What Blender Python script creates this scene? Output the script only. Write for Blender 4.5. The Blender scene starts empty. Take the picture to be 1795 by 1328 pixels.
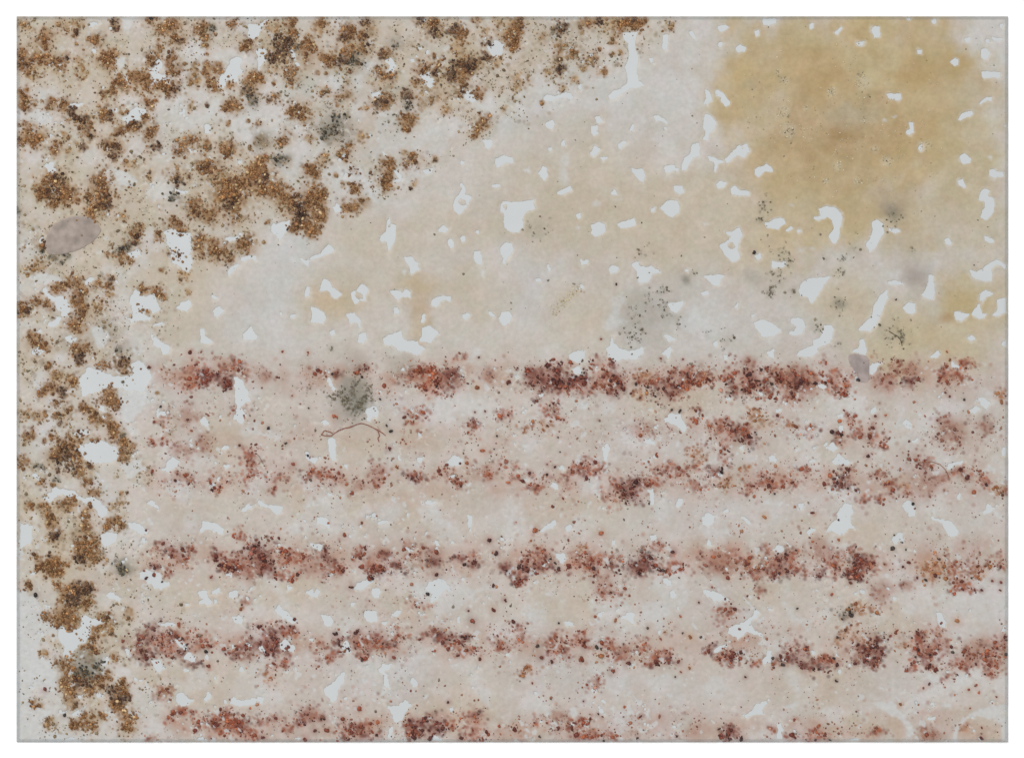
import bpy, math
import numpy as np
from mathutils import Matrix

rng = np.random.RandomState(11)
S = 0.00025                     # metres per unit: all layout below is in panel units of a quarter millimetre
CX, CY = 897.5, 664.0           # layout point that lies at the world origin

# ------------------------------------------------------------------ camera, world, lamps, exposure
scene = bpy.context.scene
cam_d = bpy.data.cameras.new('camera')
cam = bpy.data.objects.new('camera', cam_d)
scene.collection.objects.link(cam)
cam_d.lens = 85
cam_d.sensor_width = 36
cam_d.clip_end = 50
cam.location = (0, 0, 1795 * S * 85 / 36 + 0.0008)
scene.camera = cam

world = bpy.data.worlds.new('World')
scene.world = world
world.use_nodes = True
world.node_tree.nodes['Background'].inputs[0].default_value = (0.96, 0.98, 1.0, 1)
world.node_tree.nodes['Background'].inputs[1].default_value = 0.68

def softbox(name, loc, size, power):
    d = bpy.data.lights.new(name, 'AREA')
    d.shape = 'SQUARE'
    d.size = size
    d.energy = power
    d.color = (1.0, 0.975, 0.94)
    o = bpy.data.objects.new(name, d)
    o.location = loc
    v = -o.location
    o.rotation_euler = v.to_track_quat('-Z', 'Y').to_euler()
    scene.collection.objects.link(o)
softbox('softbox', (-1.7, 2.0, 2.4), 0.8, 82)
softbox('softbox', (2.0, -1.6, 2.9), 1.4, 34)

vs = scene.view_settings
vs.view_transform = 'Standard'
vs.look = 'None'
vs.exposure = 0
vs.gamma = 1
vs.use_curve_mapping = False
scene.render.engine = 'CYCLES'
scene.cycles.transparent_max_bounces = 16

E = 1.3                         # what a surface of albedo 1 shows under these lamps
def lin(c):
    c = np.asarray(c, float) / 255.0
    return np.where(c <= 0.04045, c / 12.92, ((c + 0.055) / 1.055) ** 2.4)
def alb(*c):
    return np.minimum(lin(c) / E, 0.9)

# ------------------------------------------------------------------ helpers
def hash2(ix, iy, seed):
    h = (ix.astype(np.int64) * 374761393 + iy.astype(np.int64) * 668265263 + seed * 974711) & 0xffffffff
    h = ((h ^ (h >> 13)) * 1274126177) & 0xffffffff
    h = (h ^ (h >> 16)) & 0xffffffff
    return h.astype(np.float64) / 4294967295.0
def vnoise(x, y, seed):
    ix = np.floor(x); iy = np.floor(y)
    fx = x - ix; fy = y - iy
    fx = fx * fx * fx * (fx * (fx * 6 - 15) + 10); fy = fy * fy * fy * (fy * (fy * 6 - 15) + 10)
    a = hash2(ix, iy, seed); b = hash2(ix + 1, iy, seed); c = hash2(ix, iy + 1, seed); d = hash2(ix + 1, iy + 1, seed)
    return (a * (1 - fx) + b * fx) * (1 - fy) + (c * (1 - fx) + d * fx) * fy
def fbm(x, y, scale, seed, octv=4):
    t = 0; amp = 0.5; s = 1.0 / scale
    c, sn = math.cos(0.7), math.sin(0.7)
    for k in range(octv):
        xx = (x * c - y * sn) * s + 17.3 * k; yy = (x * sn + y * c) * s - 9.1 * k
        t = t + amp * vnoise(xx, yy, seed + 31 * k)
        amp *= 0.5; s *= 2.03
    return t / (1 - 0.5 ** octv)          # 0..1, mean .5
def sstep(a, b, x):
    t = np.clip((x - a) / (b - a), 0, 1)
    return t * t * (3 - 2 * t)

def mesh_np(name, co, faces, cols=None, smooth=True):
    """faces: (n,k) int array; co in layout units (x right, y down, z up)"""
    me = bpy.data.meshes.new(name)
    n, k = faces.shape
    w = np.empty_like(co, dtype=np.float32)
    w[:, 0] = (co[:, 0] - CX) * S; w[:, 1] = (CY - co[:, 1]) * S; w[:, 2] = co[:, 2] * S
    me.vertices.add(len(w)); me.vertices.foreach_set('co', w.ravel())
    me.loops.add(n * k); me.loops.foreach_set('vertex_index', faces.astype(np.int32).ravel())
    me.polygons.add(n)
    me.polygons.foreach_set('loop_start', np.arange(0, n * k, k, dtype=np.int32))
    me.polygons.foreach_set('use_smooth', np.full(n, smooth, dtype=bool))
    if cols is not None:
        at = me.color_attributes.new('stain', 'FLOAT_COLOR', 'POINT')
        c4 = np.ones((len(w), 4), np.float32); c4[:, :3] = cols
        at.data.foreach_set('color', c4.ravel())
    me.update(calc_edges=True)
    return me
def link(name, me, parent=None, mat=None):
    o = bpy.data.objects.new(name, me)
    scene.collection.objects.link(o)
    if mat is not None and not me.materials:
        me.materials.append(mat)
    if parent is not None:
        o.parent = parent
    return o

def new_mat(name):
    m = bpy.data.materials.new(name); m.use_nodes = True
    nt = m.node_tree
    return m, nt, nt.nodes['Principled BSDF']
def add(nt, kind, **kw):
    n = nt.nodes.new(kind)
    for k, v in kw.items():
        setattr(n, k, v)
    return n
def stained_mat(name, rough, spec, noise_scale, lo, hi, bump_scale=None, bump=0.0):
    m, nt, b = new_mat(name)
    at = add(nt, 'ShaderNodeVertexColor', layer_name='stain')
    tc = add(nt, 'ShaderNodeTexCoord')
    no = add(nt, 'ShaderNodeTexNoise'); no.inputs['Scale'].default_value = noise_scale; no.inputs['Detail'].default_value = 5
    mr = add(nt, 'ShaderNodeMapRange'); mr.inputs['From Min'].default_value = 0.3; mr.inputs['From Max'].default_value = 0.7
    mr.inputs['To Min'].default_value = lo; mr.inputs['To Max'].default_value = hi
    mx = add(nt, 'ShaderNodeVectorMath', operation='SCALE')
    nt.links.new(tc.outputs['Object'], no.inputs['Vector'])
    nt.links.new(no.outputs['Fac'], mr.inputs['Value'])
    nt.links.new(at.outputs['Color'], mx.inputs[0]); nt.links.new(mr.outputs[0], mx.inputs['Scale'])
    nt.links.new(mx.outputs[0], b.inputs['Base Color'])
    b.inputs['Roughness'].default_value = rough
    b.inputs['Specular IOR Level'].default_value = spec
    if bump_scale:
        n2 = add(nt, 'ShaderNodeTexNoise'); n2.inputs['Scale'].default_value = bump_scale; n2.inputs['Detail'].default_value = 6
        bp = add(nt, 'ShaderNodeBump'); bp.inputs['Strength'].default_value = bump; bp.inputs['Distance'].default_value = 0.0006
        nt.links.new(tc.outputs['Object'], n2.inputs['Vector']); nt.links.new(n2.outputs['Fac'], bp.inputs['Height'])
        nt.links.new(bp.outputs[0], b.inputs['Normal'])
    return m

MAT_FILM = stained_mat('cast_resin', 0.5, 0.25, 600, 0.94, 1.06, 420, 0.25)
MAT_GRAIN = stained_mat('mineral_grain', 0.45, 0.3, 900, 0.85, 1.15)
def plain_mat(name, col, rough, nscale, var):
    m, nt, b = new_mat(name)
    tc = add(nt, 'ShaderNodeTexCoord')
    no = add(nt, 'ShaderNodeTexNoise'); no.inputs['Scale'].default_value = nscale; no.inputs['Detail'].default_value = 4
    cr = add(nt, 'ShaderNodeValToRGB')
    c = np.asarray(col)
    cr.color_ramp.elements[0].position = 0.3; cr.color_ramp.elements[0].color = (*(c * (1 - var)), 1)
    cr.color_ramp.elements[1].position = 0.7; cr.color_ramp.elements[1].color = (*np.minimum(c * (1 + var), 0.93), 1)
    nt.links.new(tc.outputs['Object'], no.inputs['Vector']); nt.links.new(no.outputs['Fac'], cr.inputs['Fac'])
    nt.links.new(cr.outputs['Color'], b.inputs['Base Color'])
    b.inputs['Roughness'].default_value = rough; b.inputs['Specular IOR Level'].default_value = 0.2
    return m
MAT_BOARD = plain_mat('white_board', alb(206, 209, 210), 0.6, 60, 0.02)
MAT_TABLE = plain_mat('white_paint', (0.92, 0.92, 0.92), 0.7, 15, 0.005)

# ------------------------------------------------------------------ layout, read off in sixteen tiles of the panel
K = 450 / 1758.0
OX = {'1': 0, '2': 450, '3': 900, '4': 1345}
OY = {'a': 0, 'b': 330, 'c': 660, 'd': 988}

# gaps in the resin where the white board shows; a leading ~ marks a thin pale patch instead of a gap
GAPS = {
'a1': """470,735 480,715 520,712 570,705 565,725 520,735 490,740;1015,470 1060,460 1075,395 1105,400 1110,460 1140,520 1185,575 1150,575 1090,555 1040,590 1020,605 1050,560 1030,500;735,735 790,745 800,790 850,800 900,745 960,735 1020,770 960,775 950,820 890,825 870,845 800,790 770,755;1490,545 1540,490 1580,410 1630,380 1660,420 1640,470 1680,490 1620,515 1625,570 1560,540 1540,610 1500,600;1700,170 1758,160 1758,260 1720,270 1690,240;300,1130 340,1100 360,1100 355,1140 385,1165 360,1185 320,1175;1390,860 1440,850 1450,910 1400,915;620,330 660,330 665,355 640,365;855,490 870,520 890,575 880,580 860,540;600,165 640,145 665,160 620,185;1185,1290 1240,1300 1290,1310 1260,1328 1200,1315;1620,1110 1650,1098 1660,1125 1630,1130;~830,130 870,113 920,113 900,190 850,220;~240,780 300,760 350,790 340,850 270,860;~1230,360 1330,300 1400,320 1430,380 1330,400;~780,380 850,400 850,460 810,480;~780,1140 860,1180 950,1240 900,1290 830,1270 790,1200""",
'a2': """0,170 50,140 110,120 60,160 30,210 10,260 0,240;20,330 60,340 70,400 30,450 0,480 0,340;230,335 265,370 275,420 290,450 270,450 250,390;1580,330 1610,285 1640,262 1665,285 1700,305 1680,370 1650,390 1610,380 1585,355;880,405 920,395 955,450 940,480 890,490 910,450;1110,515 1155,500 1180,490 1190,530 1225,560 1185,600 1150,560;1045,405 1070,395 1075,415 1050,430;780,650 830,620 845,650 800,670;225,680 270,690 265,712 235,705;1370,590 1400,605 1420,600 1410,630 1380,620;1420,650 1460,610 1475,650 1520,680 1470,700 1440,690;1330,675 1390,675 1390,685 1335,688;765,905 790,925 775,950;860,1000 880,1040 890,1060 870,1060;1545,955 1615,955 1610,990 1585,1025 1560,1000;1630,1090 1690,1065 1758,1085 1758,1110 1700,1110 1650,1145 1635,1120;940,1170 980,1155 1000,1220 960,1250 930,1255 970,1220;1130,1165 1180,1160 1210,1130 1200,1190 1160,1200;1610,1265 1670,1270 1640,1285;1395,1105 1420,1110 1410,1130;1400,1255 1425,1285 1415,1328 1395,1320 1410,1290;~570,1180 640,1130 720,1160 800,1230 760,1270 720,1300 640,1260 590,1230;~640,560 700,540 730,600 690,610;~740,440 800,400 820,450 770,500;~1140,900 1210,880 1300,900 1310,960 1220,950;~480,560 560,530 600,570 520,600""",
'a3': """755,225 840,220 830,260 830,330 850,400 840,500 855,560 890,590 830,605 770,600 740,610 790,570 785,510 770,460 800,380 790,290 765,260;650,655 680,630 750,610 800,605 730,640 690,670 660,680;205,670 235,640 280,660 360,625 400,640 420,670 385,685 330,665 260,690 210,690;435,600 460,560 465,600 450,635;1030,240 1055,235 1060,290 1040,340 1025,340;925,400 960,395 945,420 960,440 940,425;1400,190 1450,170 1475,185 1430,215 1405,215;1655,210 1680,205 1680,240 1660,245;1700,130 1758,130 1758,165 1710,170;1405,295 1440,290 1425,325 1410,320;1520,330 1555,308 1595,325 1580,350 1540,358;~1220,520 1290,505 1300,590 1270,610 1225,590 1210,550;1315,610 1350,640 1355,690 1320,720 1305,715 1330,670;1385,615 1430,635 1485,705 1465,730 1430,705 1425,665 1390,650;1315,780 1345,785 1385,840 1370,890 1340,920 1325,965 1300,960 1320,920 1305,870;1230,980 1270,980 1275,1060 1230,1070 1210,1110 1180,1165 1155,1165 1170,1090 1220,1050;1440,1100 1500,1050 1540,1000 1600,990 1615,1030 1585,1075 1530,1060 1490,1090 1460,1120;1330,1065 1380,1080 1395,1100 1440,1110 1400,1120 1380,1180 1385,1110 1340,1090;1650,1160 1700,1140 1740,1120 1758,1140 1758,1165 1710,1170 1680,1210 1655,1190;1390,1265 1420,1240 1465,1250 1440,1285 1400,1290;1490,1285 1510,1270 1560,1310 1620,1320 1620,1340 1490,1330;1030,1155 1060,1130 1105,1135 1110,1165 1040,1180;1110,1150 1135,1160 1120,1175;800,1145 835,1165 880,1150 905,1200 890,1255 860,1225 830,1195;1095,1275 1150,1270 1170,1310 1140,1328 1105,1310;560,800 590,795 615,835 590,850 570,830;535,860 575,860 580,910 555,930 530,905;215,855 260,820 295,850 265,885 230,870;520,1055 560,995 600,1020 580,1040 545,1075;590,1075 645,1080 615,1105;330,975 350,960 355,995 330,1000;235,1020 260,1010 245,1038;~340,1040 385,1040 405,1080 360,1140 370,1200 400,1220 370,1250 330,1230 300,1160 340,1110;170,1180 200,1140 230,1150 235,1200 210,1240 185,1215;~60,1160 110,1140 140,1180 110,1200 70,1180;300,1320 390,1275 400,1295 340,1328;800,890 820,850 825,870 810,895;715,995 750,965 780,970 740,1000 725,1025;960,800 990,785 1050,830 1050,845 1000,820 970,825;670,1315 700,1295 715,1328 670,1328;1035,870 1055,880 1040,890;1200,220 1230,210 1250,270 1220,250""",
'a4': """0,130 65,130 65,150 20,165 0,175;290,165 315,160 315,190 295,195;455,230 490,205 510,180 490,225 470,240;725,185 745,175 770,180 772,240 760,260 735,255 722,215;610,290 665,285 650,305 620,305;955,113 990,113 980,130 960,128;1130,140 1145,128 1160,140 1155,160 1135,158;1030,345 1055,340 1055,365 1035,360;~1345,250 1390,215 1400,260 1390,290 1360,295 1345,270;1355,262 1390,250 1392,288 1365,292;1540,265 1600,258 1620,270 1550,278;1500,275 1520,270 1525,290 1505,292;1465,340 1500,325 1530,370 1510,405 1485,410 1465,380;1260,420 1290,400 1310,410 1305,445 1290,455 1265,435;1465,500 1510,490 1600,500 1595,530 1530,525 1475,530;1455,710 1490,675 1545,670 1540,695 1510,680 1475,700;1305,815 1335,780 1410,760 1415,775 1370,800 1325,820;1595,170 1615,165 1610,195 1598,190;815,645 835,638 865,645 915,645 920,670 900,682 830,670;985,835 995,835 1000,885 1000,910 975,925 950,910 955,895 980,885;1035,1010 1055,990 1060,1020 1045,1035;1320,1070 1350,1050 1400,1085 1395,1110 1350,1122 1325,1100;~1505,1070 1545,1060 1550,1085 1530,1105;1520,1165 1545,1160 1575,1180 1620,1180 1625,1200 1580,1205 1560,1222 1525,1195;1305,1230 1335,1225 1365,1280 1350,1290 1315,1255;1620,855 1648,860 1648,870 1625,862;0,1120 30,1145 40,1170 20,1178 0,1175;~780,830 800,800 835,820 820,840;~845,800 885,785 875,815""",
'b1': """1120,300 1170,270 1230,300 1305,310 1310,370 1300,440 1320,500 1305,550 1275,575 1240,545 1180,520 1165,430 1145,380;1555,570 1600,530 1640,515 1590,570 1560,600;1525,350 1600,330 1640,300 1660,310 1600,360 1570,370;1640,490 1700,460 1758,470 1758,490 1720,475 1670,495;870,455 940,420 970,450 930,475 900,480;265,355 300,320 305,350 280,380;290,690 310,670 340,730 400,740 460,760 480,830 470,880 420,870 370,790 330,745 300,720;310,930 370,900 395,860 420,885 400,935 350,950;575,640 600,605 650,620 620,640 590,665;895,735 930,680 990,740 1060,720 1080,800 1100,840 1040,850 1030,905 960,900 900,925 880,900 910,850 890,790;1020,935 1110,915 1125,930 1060,945;1040,975 1060,1020 1100,1050 1170,1090 1160,1125 1110,1140 1090,1100 1035,1080 1050,1050 1030,1000;1210,815 1250,780 1300,760 1310,800 1280,840 1240,830;1460,835 1500,800 1535,835 1490,885 1470,870;1370,960 1390,960 1395,1010 1455,1055 1440,1070 1370,1055;1660,1000 1715,945 1740,1000 1758,1010 1758,1040 1700,1040 1660,1030;440,1025 480,1005 530,1040 480,1055;215,1120 260,1090 300,1120 270,1150 225,1140;540,1300 600,1230 700,1250 800,1290 900,1270 900,1190 950,1170 1010,1230 1040,1280 1020,1328 980,1400 740,1350 700,1380 560,1430;580,1140 650,1155 640,1170 600,1155;1450,730 1495,755 1470,755;~150,590 300,580 440,620 430,650 330,650 250,640;~620,960 690,930 740,1000 720,1100 660,1080""",
'b2': """110,240 220,215 220,280 190,310 150,370 130,330 95,310;515,130 550,105 575,140 570,165 535,165;~740,30 800,-30 820,30 790,75 755,60;290,480 340,510 380,470 440,450 460,425 500,385 530,410 510,435 460,455 400,475 360,490 345,535 320,510;905,190 915,240 950,260 940,370 905,425 895,365 860,350 850,330 890,300 895,250;840,350 860,340 860,360;1345,110 1370,60 1405,0 1420,40 1475,60 1440,110 1420,140 1385,185 1350,150;1670,110 1690,90 1758,95 1830,90 1900,75 1903,130 1838,160 1818,210 1823,260 1788,305 1758,305 1710,290 1690,230 1700,190 1670,150;1240,290 1270,255 1310,275 1320,265 1285,305;1310,365 1330,345 1350,370 1345,410 1325,410 1312,390;1395,340 1420,325 1425,355 1405,365;1485,430 1525,420 1545,500 1530,530 1510,505 1490,480;1670,400 1700,375 1745,375 1755,410 1720,470 1690,520 1695,480 1670,440;~1535,545 1555,560 1550,610 1535,600;1005,465 1050,470 1110,510 1110,560 1060,590 1050,540 1020,490;~990,570 1010,550 1030,570 1010,595;430,670 460,615 490,640 510,680 550,700 580,730 560,760 530,750 480,690 435,700;330,720 345,672 362,680 355,735 335,745;645,725 690,690 720,655 765,680 745,730 745,765 690,770 670,788 650,760;910,705 980,700 990,720 1030,695 1055,720 1050,748 1000,740 960,760 940,740;940,830 960,810 980,835 960,865 943,855;1195,775 1225,750 1280,735 1330,745 1330,770 1290,755 1250,775 1250,800 1225,810 1200,800;370,810 420,820 480,885 460,925 370,915 380,860;610,855 660,848 705,890 710,960 700,930 680,905 645,925;700,1000 745,985 755,1030 725,1065 690,1050;865,1030 910,1000 960,990 985,975 995,1015 1030,1055 1100,1050 1110,1075 1155,1105 1100,1140 1040,1120 970,1105 930,1070 870,1060;1130,950 1190,945 1250,990 1220,1020 1195,1055 1110,1050 1130,1000;1135,870 1150,860 1150,890 1130,925;1405,875 1440,848 1465,870 1435,900 1410,890;1660,890 1680,845 1720,838 1750,870 1730,915 1690,945 1665,915;1580,845 1610,850 1625,885 1600,870;~80,895 110,885 125,905 100,925;500,985 525,970 535,1000 510,1010;225,870 265,865 260,880 230,880;155,840 170,860 165,870;1500,300 1515,292 1515,310;~1385,1215 1440,1190 1470,1150 1530,1120 1500,1150 1440,1165 1400,1195""",
'b3': """1005,125 1040,100 1075,85 1120,85 1140,120 1135,170 1090,200 1060,190 1030,150;~535,110 570,80 610,75 625,105 590,140 550,140;~650,40 690,20 710,60 750,60 770,85 750,110 710,122 670,100;530,250 580,230 630,245 632,290 600,318 550,325 528,310 545,285;712,245 760,235 830,208 845,240 800,260 730,270;~420,270 440,248 460,265 450,290;430,175 455,170 460,200 445,210;945,145 965,135 965,160 945,160;1720,245 1790,210 1855,208 1860,240 1810,275 1735,265;~1290,240 1345,235 1340,250 1300,255;1460,295 1500,290 1550,265 1565,320 1545,350 1530,400 1550,480 1500,510 1460,460 1410,400 1470,360 1500,330;1650,460 1690,440 1700,475 1670,485;455,490 480,500 520,490 515,510 480,515 465,528;650,550 680,525 720,540 700,575 660,585;805,520 850,500 900,545 950,535 1010,570 950,590 920,640 870,650 850,620 850,560;1310,605 1350,600 1390,590 1445,600 1415,630 1410,665 1370,660 1340,630;1285,715 1330,700 1340,720 1300,730;1060,790 1110,785 1160,770 1170,785 1130,830 1110,855 1080,840;145,625 180,618 190,635 155,640;430,690 470,660 480,675 450,695;1180,555 1198,555 1195,572;1645,920 1690,895 1758,920 1800,940 1830,975 1805,1000 1740,1015 1710,1015 1660,960;1725,1130 1758,1105 1785,1100 1790,1170 1740,1155;630,1090 665,1060 670,1010 690,1060 740,1100 800,1110 890,1090 895,1130 850,1180 770,1170 700,1185 650,1150;1010,1130 1080,1070 1090,1110 1060,1170 1050,1140;1030,1000 1110,1030 1070,1050;375,1140 420,1120 500,1110 480,1160 430,1190 385,1170;400,1240 450,1220 475,1270 430,1275;~1420,850 1460,860 1480,890 1440,880;1430,1130 1490,1170 1440,1170;1365,1060 1395,1040 1400,1075 1375,1085;1510,810 1545,785 1530,815;1630,870 1650,860 1640,880;~800,820 820,800 815,835;230,520 250,560 240,570;~650,820 740,760 760,960 700,1000 610,950;~1150,800 1260,780 1320,900 1240,990 1160,960""",
'b4': """125,295 170,262 178,272 140,300;205,290 225,290 215,300;320,195 370,190 350,140 400,122 460,130 505,170 515,210 495,280 490,330 470,380 450,380 430,330 455,300 470,270 450,210 410,190 345,212;720,235 755,215 790,240 795,300 760,360 735,420 700,440 680,390 720,320 730,270;830,280 880,278 910,295 880,305;1455,75 1470,20 1490,0 1520,10 1495,45 1550,75 1555,130 1530,190 1500,215 1465,200 1475,160 1500,130 1490,80;1210,345 1240,335 1265,370 1255,390 1225,375;1485,325 1510,330 1555,370 1530,375 1490,350;1380,565 1420,580 1480,555 1510,525 1575,490 1640,530 1640,545 1580,510 1535,545 1535,635 1480,635 1410,610;215,700 235,650 290,615 400,605 430,600 400,640 375,680 340,730 300,790 290,740 230,735;25,500 60,510 130,510 130,528 70,535 35,545;630,970 670,925 720,880 735,800 790,720 825,690 820,740 790,830 760,880 740,940 700,978 640,978;830,640 880,635 930,650 880,658 835,655;1060,735 1090,690 1110,640 1115,590 1140,600 1140,680 1150,700 1130,760 1080,750;935,815 965,778 1015,785 1015,845 990,865 950,850;1455,760 1460,720 1500,692 1545,720 1530,730 1490,735 1475,770;1400,855 1450,790 1470,780 1465,830 1500,860 1490,890 1450,890;1580,760 1640,750 1640,850 1560,875 1540,870 1580,830;1285,840 1330,860 1390,860 1330,910 1290,890;1370,1020 1400,1008 1435,1030 1400,1045;1610,1060 1640,1035 1645,1080 1620,1075;160,895 210,885 240,890 265,940 240,990 190,1005 145,1005 150,992 195,985 205,945 165,910;315,1040 370,1020 400,940 440,930 455,960 435,1050 380,1070 330,1090 340,1120 300,1155 205,1145 220,1120 270,1095 320,1080;585,1115 630,1105 635,1040 660,1030 680,1080 670,1145 630,1130;695,1230 720,1200 790,1190 750,1240 725,1275 700,1260;570,1250 590,1245 620,1320 600,1310;1110,1150 1160,1120 1190,1130 1150,1165;1260,1180 1320,1220 1290,1240 1260,1210;~140,100 190,100 200,130 160,130;~210,420 250,390 300,410 250,445;~820,580 900,560 930,630 840,630;~1150,610 1230,650 1210,700 1150,680""",
'c1': """670,200 720,205 725,240 680,235 650,205;~800,60 920,20 1000,60 1010,160 900,300 850,330 820,200;530,480 640,440 720,440 790,480 815,520 800,570 740,590 660,590 580,560 545,510;500,390 560,360 620,380 600,400 530,410;215,655 260,690 280,740 240,700;295,840 370,760 500,780 560,830 640,820 700,880 740,900 735,950 690,970 650,900 560,850 420,800 340,860;1060,240 1130,230 1130,270 1080,270;1105,640 1180,545 1240,575 1210,610 1150,650;1600,0 1660,20 1700,130 1720,160 1650,210 1690,260 1660,330 1590,290 1620,220 1600,120;1500,495 1550,470 1580,480 1540,510;1520,595 1580,600 1550,635;1650,910 1700,880 1750,875 1720,905 1670,930;1275,890 1300,850 1285,810 1310,840 1300,880;1360,1075 1385,1015 1380,970 1420,990 1480,1000 1540,1040 1520,1085 1450,1055 1420,1040;1000,860 1040,840 1085,890 1080,920;860,1000 940,1000 1030,1060 1000,1085 940,1070;680,1090 760,1060 800,1080 790,1130 720,1170;130,1000 220,1010 210,1130 130,1180;1430,750 1460,730 1480,750 1440,765;1480,700 1510,650 1500,740;1360,300 1400,260 1430,350;~860,340 920,360 900,390;~820,600 960,560 1000,640 880,700;~1670,360 1758,340 1758,390""",
'c2': """470,40 490,10 515,40 535,80 520,100 500,60;750,230 790,195 830,215 820,280 770,300 745,290;~840,150 900,145 960,180 900,220 840,200;485,420 540,420 545,560 510,570 485,500;380,320 460,290 500,320 490,340 440,310;~100,390 160,385 190,400 140,420;310,510 370,545 430,565 400,600 370,585;580,600 630,600 620,635;0,820 70,880 170,880 170,930 130,950 100,900 40,890 0,870;400,960 440,950 480,970 500,1010 490,1045 450,1020 415,1000;310,980 330,970 345,1015 325,1000;440,755 500,790 520,815 490,810;820,1000 870,975 910,990 870,1010 840,1020;1040,840 1080,835 1070,850;1145,870 1170,835 1200,855 1260,860 1200,880;1425,950 1470,945 1475,1010 1480,1060 1455,1060 1450,990;1300,580 1350,545 1400,555 1420,590 1380,608 1310,605;970,530 985,530 985,575 970,575;1100,560 1150,555 1130,600 1100,590;~1225,240 1260,150 1280,180 1250,260;350,1120 400,1150 460,1150 440,1190 390,1170;630,790 660,780 690,800 640,810;1310,1110 1370,1150 1330,1150;~350,850 400,860 390,890;1020,1150 1060,1180 1100,1170 1060,1200 1010,1180;1600,1220 1640,1240 1610,1250;290,205 315,205 310,215;730,1080 765,1075 745,1095;~1680,940 1710,945 1690,970;~935,430 960,430 950,460;~1180,880 1300,900 1290,1000 1200,1020""",
'c3': """165,130 205,110 200,140 180,145;~600,220 650,170 690,210 720,240 640,255;1030,290 1080,250 1150,260 1190,330 1200,345 1160,380 1130,340 1040,310;1450,150 1480,130 1490,160 1465,175;1655,100 1690,95 1720,135 1690,130;600,490 640,455 660,490 640,570 620,570 615,520;800,440 830,430 820,455;895,430 980,440 960,475 910,460;300,620 330,610 350,640 320,645;250,750 265,705 305,740 320,770 280,780;60,700 100,680 90,710;920,780 960,770 970,880 940,880;1110,880 1145,835 1170,840 1150,895 1130,905;595,880 640,895 665,920 630,910;1060,870 1100,880 1080,890;1285,960 1330,940 1380,945 1370,1000 1320,1030 1290,1010;1420,930 1470,910 1510,930 1460,935;1560,955 1600,970 1630,1000 1590,1000;170,1065 220,1010 290,985 300,1020 240,1040 180,1070;340,1030 390,1010 400,1040 370,1070;930,1090 980,1075 985,1110 950,1130;665,1130 700,1110 700,1150 680,1155;1310,1160 1340,1095 1370,1160;1440,1185 1490,1200 1480,1220;~1700,860 1758,830 1758,880;280,1210 350,1210 370,1250 330,1290 290,1250;960,530 985,540 975,565;1370,460 1400,450 1400,470;1545,490 1575,470 1570,510;~50,460 90,470 70,490;1400,660 1440,655 1430,690;~1290,1030 1400,1040 1440,1100 1320,1090""",
'c4': """340,50 370,40 420,65 390,85 350,75;55,225 100,220 100,245 65,245;470,265 520,245 515,275 480,280;700,230 740,205 750,230 730,250;~890,310 940,250 1000,300 1005,360 940,370 890,345;920,310 960,290 990,320 980,360 940,350;480,340 520,340 525,375 495,380;415,490 450,450 490,490 450,515;450,590 480,520 520,550 580,590 540,605 500,595;10,545 40,525 70,555 60,580 25,580;1235,640 1250,600 1340,570 1350,585 1280,610 1260,640;1440,155 1490,135 1540,180 1500,225 1460,190;1380,240 1420,195 1455,215 1420,250;980,440 1030,420 1060,435 1010,455;290,220 308,225 298,240;1605,485 1640,475 1640,540 1610,540;470,940 540,860 585,890 580,960 570,1000 610,1045 550,1045 530,1080 480,1080 415,1050 440,1000 480,970;265,1060 300,1030 340,1020 310,1070 290,1085;210,870 260,865 240,920;920,880 970,840 1010,900 1015,960 970,950;1115,950 1180,980 1250,990 1310,1050 1300,1095 1230,1080 1200,1010 1130,980;1470,930 1520,865 1550,890 1620,870 1560,910 1490,945;1290,820 1330,800 1340,835 1310,840;~0,830 60,850 100,850 80,880 0,870;850,1130 880,1090 930,1065 920,1120 880,1150;40,1190 70,1150 115,1170 100,1205 60,1205;~1285,1220 1310,1210 1325,1245 1300,1255;970,1190 1020,1190 1020,1210;735,800 760,800 745,815;~1470,640 1520,600 1540,640 1490,650""",
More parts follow.
